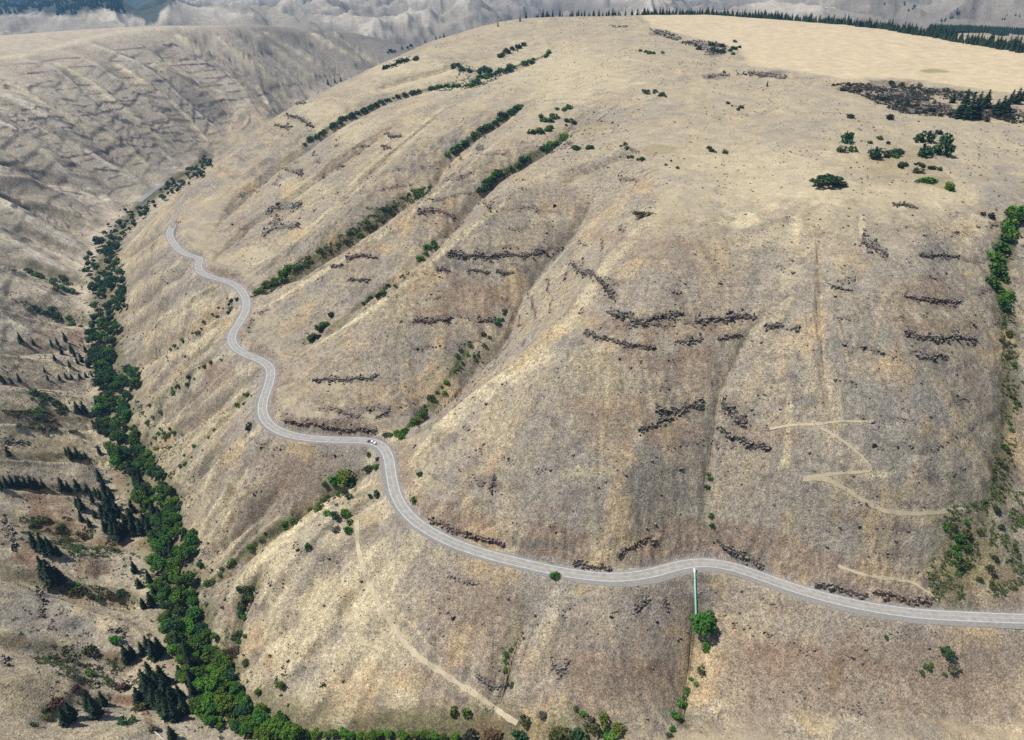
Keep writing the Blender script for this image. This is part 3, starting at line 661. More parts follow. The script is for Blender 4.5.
    # level basalt bands of the far wall
    for L in [[(9, 122), (63, 116)], [(20, 110), (44, 108)], [(10, 131), (40, 129)], [(62, 129), (73, 127)], [(56, 158), (85, 155), (110, 150), (130, 138), (147, 135)], [(62, 166), (80, 164)], [(92, 169), (122, 171)], [(95, 103), (138, 100)], [(130, 95), (160, 91)],
              [(72, 105), (88, 106)], [(80, 116), (98, 114)], [(108, 115), (122, 121), (135, 125)], [(139, 124), (175, 122)], [(150, 132), (180, 133)], [(142, 148), (160, 145)], [(172, 140), (183, 141)], [(181, 104), (207, 106)], [(150, 81), (172, 80)], [(162, 45), (178, 46)],
              [(179, 60), (203, 59)], [(180, 65), (215, 64)], [(215, 100), (238, 100)], [(225, 60), (256, 54)], [(21, 74), (40, 73)], [(305, 46), (328, 43)], [(361, 39), (387, 37)], [(267, 88), (306, 83)], [(261, 54), (273, 53)], [(271, 59), (281, 65)], [(256, 95), (271, 94)],
              [(301, 77), (341, 75)], [(350, 66), (358, 66)], [(0, 88), (12, 87)], [(100, 112), (128, 108)], [(155, 112), (172, 110)], [(195, 118), (212, 121)], [(118, 146), (136, 144)], [(20, 170), (45, 172)], [(60, 190), (85, 195)], [(10, 205), (30, 209)]]:
        stroke(L, 3.4, np.array((.075, .060, .062), np.float32), .9, ragged=.6, soft=.4, grain=16)
    # rock showing round the ledges, leaf litter under the leafy lines
    for px, th, lab, m, sz, de in LEDGES:
        mpp = float(hit(*px[len(px) // 2])[0][1] / ray(*px[len(px) // 2])[1] / F_PX)
        stroke(px if len(px) > 1 else px * 2, th * mpp * 1.0, np.array((.150, .120, .100), np.float32), .55, ragged=.8, soft=.8, grain=6)
    for L, w in [([(520, 105), (505, 117), (480, 132), (462, 145), (446, 156)], 4.5), ([(553, 52), (535, 60), (515, 66), (495, 73), (480, 80), (470, 86)], 6), ([(470, 86), (440, 87), (425, 90), (400, 96), (384, 101)], 3.5), ([(384, 101), (360, 112), (340, 121), (322, 132), (304, 145)], 4),
                 ([(566, 138), (552, 145), (535, 153), (520, 164), (505, 170), (490, 181), (478, 194)], 4), ([(1017, 205), (1012, 222), (1008, 236), (1003, 250), (997, 262), (996, 276), (1001, 290), (1006, 303)], 7), ([(418, 58), (400, 62), (384, 69)], 3), ([(488, 70), (470, 72), (455, 68)], 5),
                 ([(345, 488), (325, 500), (310, 512), (285, 526), (265, 537), (245, 552), (225, 570)], 2.2), ([(470, 345), (440, 390), (400, 436)], 2.0)]:
        stroke(L, w, np.array((.055, .068, .026), np.float32), .8, ragged=.6, soft=.6, grain=6)
    # stony blotches and brown scalds between the ledges
    rb = np.random.default_rng(91)
    for q in range(90):
        u, v = rb.uniform(430, 1000), rb.uniform(215, 700)
        if rb.random() < .6: patch(u, v, rb.uniform(5, 22), rb.uniform(3, 9), np.array((.135, .125, .118), np.float32), rb.uniform(.35, .7), ragged=1.0, seed=q, grain=7)
        else: patch(u, v, rb.uniform(8, 34), rb.uniform(4, 14), (BROWN, TAN, PALE * .9)[q % 3], rb.uniform(.3, .6), ragged=.9, seed=q, grain=10)
    # reddish soil between the flows, in long level streaks
    for L, w in [([(560, 300), (620, 330), (680, 332), (740, 328)], 7), ([(600, 352), (660, 362), (720, 356)], 9), ([(560, 405), (610, 412), (650, 402)], 8), ([(620, 440), (680, 432), (704, 428)], 8), ([(880, 285), (930, 289), (970, 292)], 7), ([(880, 322), (930, 326), (985, 328)], 6),
                 ([(440, 298), (480, 300), (515, 296)], 9), ([(400, 310), (450, 312), (500, 310)], 5), ([(345, 250), (372, 246), (388, 243)], 8), ([(420, 222), (450, 226), (470, 222)], 8), ([(740, 425), (770, 436), (800, 440)], 6), ([(560, 660), (620, 672), (680, 668)], 9), ([(720, 640), (800, 660), (880, 655)], 9), ([(580, 235), (650, 240), (720, 250)], 6)]:
        stroke(L, w, np.array((.225, .150, .110), np.float32), .45, ragged=.9, soft=.9, grain=12)
    # shadow-free dark soil of the two burnt looking strips under the road
    stroke([(842, 655), (836, 675), (828, 695)], 4.5, np.array((.15, .105, .07), np.float32), .6, ragged=.6)
# ---------------------------------------------------------------- meshes and materials
def mat(name, base=(.5, .5, .5), rough=.9, build=None):
    m = bpy.data.materials.new(name); m.use_nodes = True
    b = m.node_tree.nodes['Principled BSDF']
    b.inputs['Base Color'].default_value = (*base, 1); b.inputs['Roughness'].default_value = rough
    b.inputs['Specular IOR Level'].default_value = .2
    if build: build(m.node_tree, b)
    return m

def N(t, kind, **kw):
    n = t.nodes.new(kind)
    for k, v in kw.items():
        if k in n.inputs: n.inputs[k].default_value = v
        else: setattr(n, k, v)
    return n

def mesh_obj(name, verts, faces, material=None, parent=None, smooth=False):
    me = bpy.data.meshes.new(name)
    verts = np.asarray(verts, np.float32)
    if isinstance(faces, np.ndarray):
        n = faces.shape[1]
        me.vertices.add(len(verts)); me.vertices.foreach_set('co', verts.ravel())
        me.loops.add(faces.size); me.loops.foreach_set('vertex_index', faces.ravel().astype(np.int32))
        me.polygons.add(len(faces)); me.polygons.foreach_set('loop_start', np.arange(0, faces.size, n, dtype=np.int32))
        me.update(calc_edges=True)
    else:
        me.from_pydata([tuple(v) for v in verts.tolist()], [], faces); me.update()
    me.polygons.foreach_set('use_smooth', np.full(len(me.polygons), smooth))
    for m in (material if isinstance(material, (list, tuple)) else [material]):
        if m: me.materials.append(m)
    o = bpy.data.objects.new(name, me); COL.objects.link(o)
    if parent: o.parent = parent
    return o

def ground_material():
    def build(t, b):
        L = t.links.new
        a = N(t, 'ShaderNodeAttribute', attribute_name='soil')
        co = N(t, 'ShaderNodeTexCoord')
        def noise(scale, detail=3, rough=.6):
            n = N(t, 'ShaderNodeTexNoise', Scale=scale, Detail=detail, Roughness=rough); L(co.outputs['Object'], n.inputs['Vector']); return n
        def ramp(src, p0, c0, p1, c1):
            r = N(t, 'ShaderNodeValToRGB'); e = r.color_ramp.elements
            e[0].position = p0; e[0].color = (c0, c0, c0, 1); e[1].position = p1; e[1].color = (c1, c1, c1, 1)
            L(src, r.inputs['Fac']); return r
        def mix(kind, fac, A, B):
            m = t.nodes.new('ShaderNodeMix'); m.data_type = 'RGBA'; m.blend_type = kind
            if isinstance(fac, float): m.inputs[0].default_value = fac
            else: L(fac, m.inputs[0])
            for s, v in ((6, A), (7, B)):
                if isinstance(v, tuple): m.inputs[s].default_value = (*v, 1)
                else: L(v, m.inputs[s])
            return m.outputs[2]
        n1 = noise(.30, 5, .68); n2 = noise(1.1, 3, .7); n3 = noise(.06, 4, .6)
        al = a.outputs['Alpha']
        c = mix('MULTIPLY', al, a.outputs['Color'], ramp(n1.outputs['Fac'], .34, .66, .66, 1.30).outputs['Color'])
        c = mix('MULTIPLY', al, c, ramp(n2.outputs['Fac'], .36, .52, .64, 1.44).outputs['Color'])
        c = mix('MULTIPLY', 1.0, c, ramp(n3.outputs['Fac'], .32, .88, .68, 1.12).outputs['Color'])
        # stones and tufts: small dark spots, denser where the ground is stony
        w = N(t, 'ShaderNodeTexNoise', Scale=.85, Detail=2, Roughness=.55); L(co.outputs['Object'], w.inputs['Vector'])
        sp = ramp(w.outputs['Fac'], .60, 0, .68, 1)
        c = mix('MIX', mix('MULTIPLY', 1.0, sp.outputs['Color'], mix('MULTIPLY', 1.0, (.85, .85, .85), ramp(al, .2, .15, .9, 1).outputs['Color'])), c, (.085, .075, .060))
        w2 = N(t, 'ShaderNodeTexNoise', Scale=.8, Detail=2, Roughness=.5); mp = N(t, 'ShaderNodeMapping'); mp.inputs['Location'].default_value = (31, 17, 5)
        L(co.outputs['Object'], mp.inputs['Vector']); L(mp.outputs['Vector'], w2.inputs['Vector'])
        c = mix('MIX', mix('MULTIPLY', 1.0, ramp(w2.outputs['Fac'], .63, 0, .72, 1).outputs['Color'], (.4, .4, .4)), c, (.52, .46, .35))
        L(c, b.inputs['Base Color'])
        bp = N(t, 'ShaderNodeBump', Strength=.55, Distance=.8)
        ad = N(t, 'ShaderNodeMath', operation='ADD'); L(n1.outputs['Fac'], ad.inputs[0]); L(w.outputs['Fac'], ad.inputs[1])
        L(ad.outputs[0], bp.inputs['Height']); L(bp.outputs['Normal'], b.inputs['Normal'])
    return mat('dry_ground', rough=.95, build=build)

def build_ground():
    nr, nt = G.X.shape
    V = np.stack([G.X, G.Y, G.Z + ZC], -1).reshape(-1, 3)
    i = np.arange(nr - 1)[:, None] * nt + np.arange(nt - 1)[None, :]
    cut = int(np.searchsorted(G.r, 3000))
    gm = ground_material()
    for name, r0, r1 in (('canyon_terrain', 0, cut), ('far_hills', cut, nr - 1)):
        q = i[r0:r1]
        F = np.stack([q, q + 1, q + nt + 1, q + nt], -1).reshape(-1, 4)[:, ::-1]
        lo, hi_ = r0 * nt, (r1 + 1) * nt
        o = mesh_obj(name, V[lo:hi_], F - lo, gm, smooth=True)
        at = o.data.attributes.new('soil', 'FLOAT_COLOR', 'POINT')
        at.data.foreach_set('color', np.concatenate([G.col.reshape(-1, 3)[lo:hi_], G.rough.reshape(-1, 1)[lo:hi_]], 1).ravel())
        o['kind'] = 'structure'
# ---------------------------------------------------------------- tagging
def tag(o, label, cat, group=None, kind=None):
    if label: o['label'] = label
    if cat: o['category'] = cat
    if group: o['group'] = group
    if kind: o['kind'] = kind
    return o

def empty(name, loc, rz=0.0, scale=1.0):
    o = bpy.data.objects.new(name, None); COL.objects.link(o)
    o.location = loc; o.rotation_euler = (0, 0, rz); o.scale = (scale,) * 3 if np.isscalar(scale) else scale
    o.empty_display_size = .5
    return o

def child(name, me, parent):
    o = bpy.data.objects.new(name, me); COL.objects.link(o); o.parent = parent
    return o

def as_mesh(name, verts, faces, m, smooth=False):
    o = mesh_obj(name, verts, faces, m, smooth=smooth); me = o.data
    bpy.data.objects.remove(o)
    return me

# ---------------------------------------------------------------- foliage
def leaf_mat(name, c, vary=.35, rough=.75):
    def build(t, b):
        L = t.links.new
        oi = N(t, 'ShaderNodeObjectInfo'); co = N(t, 'ShaderNodeTexCoord')
        n = N(t, 'ShaderNodeTexNoise', Scale=1.1, Detail=2); L(co.outputs['Object'], n.inputs['Vector'])
        geo = N(t, 'ShaderNodeNewGeometry')
        def math_(op, a, bb):
            q = N(t, 'ShaderNodeMath', operation=op)
            for i, v in ((0, a), (1, bb)):
                if isinstance(v, (int, float)): q.inputs[i].default_value = v
                else: L(v, q.inputs[i])
            return q.outputs[0]
        f = math_('ADD', math_('MULTIPLY', oi.outputs['Random'], vary * 1.2), math_('ADD', math_('MULTIPLY', n.outputs['Fac'], vary), math_('MULTIPLY', geo.outputs['Random Per Island'], vary * .9)))
        f = math_('ADD', f, 1 - vary * 1.5)
        m = t.nodes.new('ShaderNodeMix'); m.data_type = 'RGBA'; m.blend_type = 'MULTIPLY'; m.inputs[0].default_value = 1
        m.inputs[6].default_value = (*c, 1)
        cc = N(t, 'ShaderNodeCombineColor'); L(f, cc.inputs[0]); L(f, cc.inputs[1]); L(math_('MULTIPLY', f, .9), cc.inputs[2])
        L(cc.outputs[0], m.inputs[7])
        h = N(t, 'ShaderNodeHueSaturation'); L(m.outputs[2], h.inputs['Color'])
        L(math_('ADD', math_('MULTIPLY', oi.outputs['Random'], .05), .475), h.inputs['Hue'])
        L(h.outputs['Color'], b.inputs['Base Color'])
    return mat(name, c, rough, build)

LEAF = leaf_mat('leaf_green', (.050, .118, .018)); LEAF_LIGHT = leaf_mat('leaf_fresh_green', (.082, .168, .018)); LEAF_DARK = leaf_mat('leaf_deep_green', (.026, .070, .026))
NEEDLE = leaf_mat('needle_green', (.018, .036, .017), .3); SCRUB = leaf_mat('scrub_olive', (.062, .072, .024)); SAGE = leaf_mat('sage_grey', (.105, .098, .070), .3); RED_SCRUB = leaf_mat('scrub_rust', (.085, .046, .028))
DARK_SCRUB = leaf_mat('scrub_dark', (.030, .034, .022))
YELLOW = leaf_mat('scrub_yellow_green', (.105, .125, .022))
def _bark(t, b):
    n = N(t, 'ShaderNodeTexNoise', Scale=3.0, Detail=3); r = N(t, 'ShaderNodeValToRGB'); e = r.color_ramp.elements
    e[0].color = (.05, .037, .027, 1); e[1].color = (.17, .135, .10, 1); t.links.new(n.outputs['Fac'], r.inputs['Fac']); t.links.new(r.outputs['Color'], b.inputs['Base Color'])
BARK = mat('bark', (.1, .08, .06), .9, _bark)

def leaf_quads(C, size, rs, up=.35, flat=1.0):
    """one small bent leaf spray per centre, facing mostly outwards and up"""
    n = len(C)
    nrm = rs.normal(size=(n, 3)); nrm[:, 2] = np.abs(nrm[:, 2]) + up; nrm /= np.linalg.norm(nrm, axis=1)[:, None]
    a = np.cross(nrm, rs.normal(size=(n, 3))); a /= np.linalg.norm(a, axis=1)[:, None] + 1e-9
    b = np.cross(nrm, a)
    s = size * rs.uniform(.6, 1.35, n)[:, None]; q = s * rs.uniform(.55, 1.0, n)[:, None]
    V = np.stack([C - a * s, C + b * q - nrm * s * .25, C + a * s, C - b * q - nrm * s * .25], 1).reshape(-1, 3)
    F = np.arange(4 * n, dtype=np.int32).reshape(-1, 4)
    return V, F

def blob_points(n, rs, lobes):
    """points near the outside of several overlapping lobes: an uneven crown"""
    pts = []
    w = np.array([l[3] ** 2 for l in lobes]); w = w / w.sum()
    for l, k in zip(lobes, rs.multinomial(n, w)):
        d = rs.normal(size=(k, 3)); d /= np.linalg.norm(d, axis=1)[:, None]
        r = l[3] * (rs.uniform(.35, 1, k) ** .45)
        bump = 1 + .22 * np.sin(d[:, 0] * 5 + l[0] * 3) * np.sin(d[:, 1] * 6 + l[1]) * np.sin(d[:, 2] * 5 + 1)
        pts.append(np.array(l[:3]) + d * (r * bump)[:, None] * np.array([1, 1, .85]))
    return np.concatenate(pts)

def tube(path, radii, sides=6):
    path = np.asarray(path, float); V = []; F = []
    for i, (p, r) in enumerate(zip(path, radii)):
        d = path[min(i + 1, len(path) - 1)] - path[max(i - 1, 0)]; d = d / (np.linalg.norm(d) + 1e-9)
        a = np.cross(d, [0.13, .99, .07] if abs(d[1]) < .9 else [1, 0, 0]); a /= np.linalg.norm(a); b = np.cross(d, a)
        for k in range(sides):
            t = 2 * math.pi * k / sides; V.append(p + r * (a * math.cos(t) + b * math.sin(t)))
    for i in range(len(path) - 1):
        for k in range(sides):
            F.append((i * sides + k, i * sides + (k + 1) % sides, (i + 1) * sides + (k + 1) % sides, (i + 1) * sides + k))
    F.append(tuple(range(sides))[::-1]); F.append(tuple((len(path) - 1) * sides + k for k in range(sides)))
    return V, F

def join(parts):
    V = []; F = []; o = 0
    for v, f in parts:
        V.extend([tuple(x) for x in v]); F.extend([tuple(int(i) + o for i in q) for q in f]); o += len(v)
    return V, F

def broadleaf(seed, m):
    """crown about 10 m wide and 11 m tall with its trunk and limbs"""
    rs = np.random.default_rng(seed)
    lobes = [(0, 0, 6.6, 3.3)]
    for k in range(7):
        t = rs.uniform(0, 6.28); q = rs.uniform(1.8, 3.6); lobes.append((q * math.cos(t), q * math.sin(t), rs.uniform(3.6, 8.6), rs.uniform(1.4, 2.4)))
    C = blob_points(950, rs, lobes)
    C = C[C[:, 2] > 1.4]
    crown = as_mesh('broadleaf_crown', *leaf_quads(C, .50, rs), m)
    parts = [tube([(0, 0, -1.0), (.1, 0, 2.0), (.05, .1, 4.5), (0, 0, 7.5)], [.34, .27, .2, .08])]
    for l in lobes[1:]: parts.append(tube([(0.05, 0, 2.4), (l[0] * .5, l[1] * .5, l[2] * .62), (l[0], l[1], l[2])], [.15, .1, .04], 5))
    return as_mesh('broadleaf_trunk', *join(parts), BARK), crown

def conifer(seed, m, slim=1.0):
    """a 20 m pine or fir: whorls of drooping boughs round a straight trunk"""
    rs = np.random.default_rng(seed)
    V = []; F = []
    levels = 17
    for i in range(levels):
        f = i / (levels - 1); z = 2.0 + 17.4 * f + rs.uniform(-.3, .3)
        R = slim * (4.9 * (1 - f) ** .7 * (.55 + .45 * min(1, (f + .08) * 5)) + .35) * rs.uniform(.85, 1.12)
        n = 8 if f < .6 else 6
        ph = rs.uniform(0, 6.28)
        for k in range(n):
            if rs.random() < .10: continue
            t = ph + 6.283 * k / n + rs.uniform(-.25, .25); r = R * rs.uniform(.7, 1.2)
            d = np.array([math.cos(t), math.sin(t), 0]); s = np.array([-d[1], d[0], 0])
            droop = rs.uniform(.20, .42) * r
            w = .36 * r + .22
            for sgn in (-1, 1):
                o = len(V)
                V += [d * .05 + [0, 0, z + .25], d * r * .55 + s * sgn * w - [0, 0, droop * .55 - z + .25], d * r - [0, 0, droop - z], d * r * .5 + [0, 0, z - droop * .25 + .25]]
                F.append((o, o + 1, o + 2, o + 3) if sgn > 0 else (o + 3, o + 2, o + 1, o))
    o = len(V); top = 20.2
    for k in range(5):
        t = 6.283 * k / 5; V.append(np.array([.35 * math.cos(t), .35 * math.sin(t), 18.7]))
    V.append(np.array([0, 0, top]))
    for k in range(5): F.append((o + k, o + (k + 1) % 5, o + 5))
    C = np.array([v for v in V[:o:2]]) + rs.normal(0, .25, (len(V[:o:2]), 3))
    lv, lf = leaf_quads(C, .42, rs, .2)
    V2, F2 = join([(V, F), (lv, lf.tolist())])
    crown = as_mesh('conifer_crown', V2, F2, m)
    tr = tube([(0, 0, -1.5), (0, 0, 6), (0, 0, 19)], [.36, .26, .05])
    one = join([tr, (V2, F2)])
    me = as_mesh('conifer', one[0], one[1], [BARK, m])
    nt = len(tr[1])
    me.polygons.foreach_set('material_index', np.array([0] * nt + [1] * (len(me.polygons) - nt), np.int32))
    return as_mesh('conifer_trunk', *tr, BARK), crown, me

def shrub(seed, m, n=210, squash=.75):
    """a bush of radius 1, several stems and lobes"""
    rs = np.random.default_rng(seed)
    lobes = [(0, 0, .42, .62)]
    for k in range(6):
        t = rs.uniform(0, 6.28); q = rs.uniform(.3, .68); lobes.append((q * math.cos(t), q * math.sin(t), rs.uniform(.2, .75) * squash, rs.uniform(.26, .46)))
    C = blob_points(n, rs, lobes); C = C[C[:, 2] > -.15]
    V, F = leaf_quads(C, .15, rs)
    stems = [tube([(0, 0, -.35), (l[0] * .5, l[1] * .5, l[2] * .4), (l[0], l[1], l[2])], [.05, .035, .015], 4) for l in lobes[1:5]]
    P = join([(V, F.tolist())] + stems)
    me = as_mesh('shrub', P[0], P[1], [m, BARK])
    me.polygons.foreach_set('material_index', np.array([0] * len(F) + [1] * (len(me.polygons) - len(F)), np.int32))
    return me

# ---------------------------------------------------------------- rock
def rock_mat(name, dark, light, red=0.0):
    def build(t, b):
        L = t.links.new
        co = N(t, 'ShaderNodeTexCoord'); n = N(t, 'ShaderNodeTexNoise', Scale=.45, Detail=5, Roughness=.7); L(co.outputs['Object'], n.inputs['Vector'])
        r = N(t, 'ShaderNodeValToRGB'); e = r.color_ramp.elements
        e[0].position = .32; e[0].color = (*dark, 1); e[1].position = .70; e[1].color = (*light, 1); L(n.outputs['Fac'], r.inputs['Fac'])
        g = N(t, 'ShaderNodeNewGeometry'); m = t.nodes.new('ShaderNodeMix'); m.data_type = 'RGBA'; m.blend_type = 'MULTIPLY'; m.inputs[0].default_value = .7
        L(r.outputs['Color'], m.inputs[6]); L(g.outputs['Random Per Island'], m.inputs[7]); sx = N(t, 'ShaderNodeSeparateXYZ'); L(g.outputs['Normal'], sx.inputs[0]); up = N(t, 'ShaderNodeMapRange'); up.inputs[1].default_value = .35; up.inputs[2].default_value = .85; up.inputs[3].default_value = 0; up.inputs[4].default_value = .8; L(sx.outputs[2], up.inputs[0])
        m2 = t.nodes.new('ShaderNodeMix'); m2.data_type = 'RGBA'; L(up.outputs[0], m2.inputs[0]); L(m.outputs[2], m2.inputs[6]); m2.inputs[7].default_value = (.27, .235, .195, 1); L(m2.outputs[2], b.inputs['Base Color'])  # upward faces paler: pale dust plus lit tops put into the colour
        bp = N(t, 'ShaderNodeBump', Strength=.6, Distance=.3); L(n.outputs['Fac'], bp.inputs['Height']); L(bp.outputs['Normal'], b.inputs['Normal'])
    return mat(name, dark, .9, build)
BASALT_M = rock_mat('basalt', (.050, .042, .037), (.19, .16, .137)); RED_ROCK = rock_mat('red_basalt', (.075, .042, .035), (.235, .145, .115)); GREY_ROCK = rock_mat('grey_stone', (.060, .056, .054), (.21, .195, .18)); PALE_ROCK = rock_mat('pale_stone', (.38, .35, .31), (.62, .58, .52))

def blocks(P, size, rs, tall=1.3, sink=.35, turn=None):
    """angular, leaning blocks of basalt, one per point"""
    n = len(P)
    base = np.array([(-1, -1, -1), (1, -1, -1), (1, 1, -1), (-1, 1, -1), (-1, -1, 1), (1, -1, 1), (1, 1, 1), (-1, 1, 1)], float)
    V = base[None] * (1 + rs.uniform(-.38, .22, (n, 8, 3)))
    V[:, 4:, :2] *= rs.uniform(.55, .95, (n, 1, 1))
    g_ = np.clip(rs.lognormal(-.12, .42, n), .35, 2.2)
    s = np.stack([size * g_ * rs.uniform(.6, 1.3, n), size * g_ * rs.uniform(.6, 1.1, n), size * g_ * tall * rs.uniform(.5, 1.2, n)], -1)[:, None] * .5
    V = V * s
    a = (rs.uniform(0, 6.28, n) if turn is None else turn + rs.normal(0, .35, n))[:, None]; x = V[..., 0] * np.cos(a) - V[..., 1] * np.sin(a); y = V[..., 0] * np.sin(a) + V[..., 1] * np.cos(a)
    V = np.stack([x, y, V[..., 2]], -1)
    tilt = rs.normal(0, .14, (n, 1, 2)); V[..., :2] += tilt * V[..., 2:3]
    V += P[:, None, :]; V[..., 2] += (s[..., 2] * (1 - 2 * sink))
    F = np.array([(0, 1, 5, 4), (1, 2, 6, 5), (2, 3, 7, 6), (3, 0, 4, 7), (4, 5, 6, 7), (3, 2, 1, 0)], np.int32)
    F = (F[None] + (np.arange(n) * 8)[:, None, None]).reshape(-1, 4)
    return V.reshape(-1, 3), F
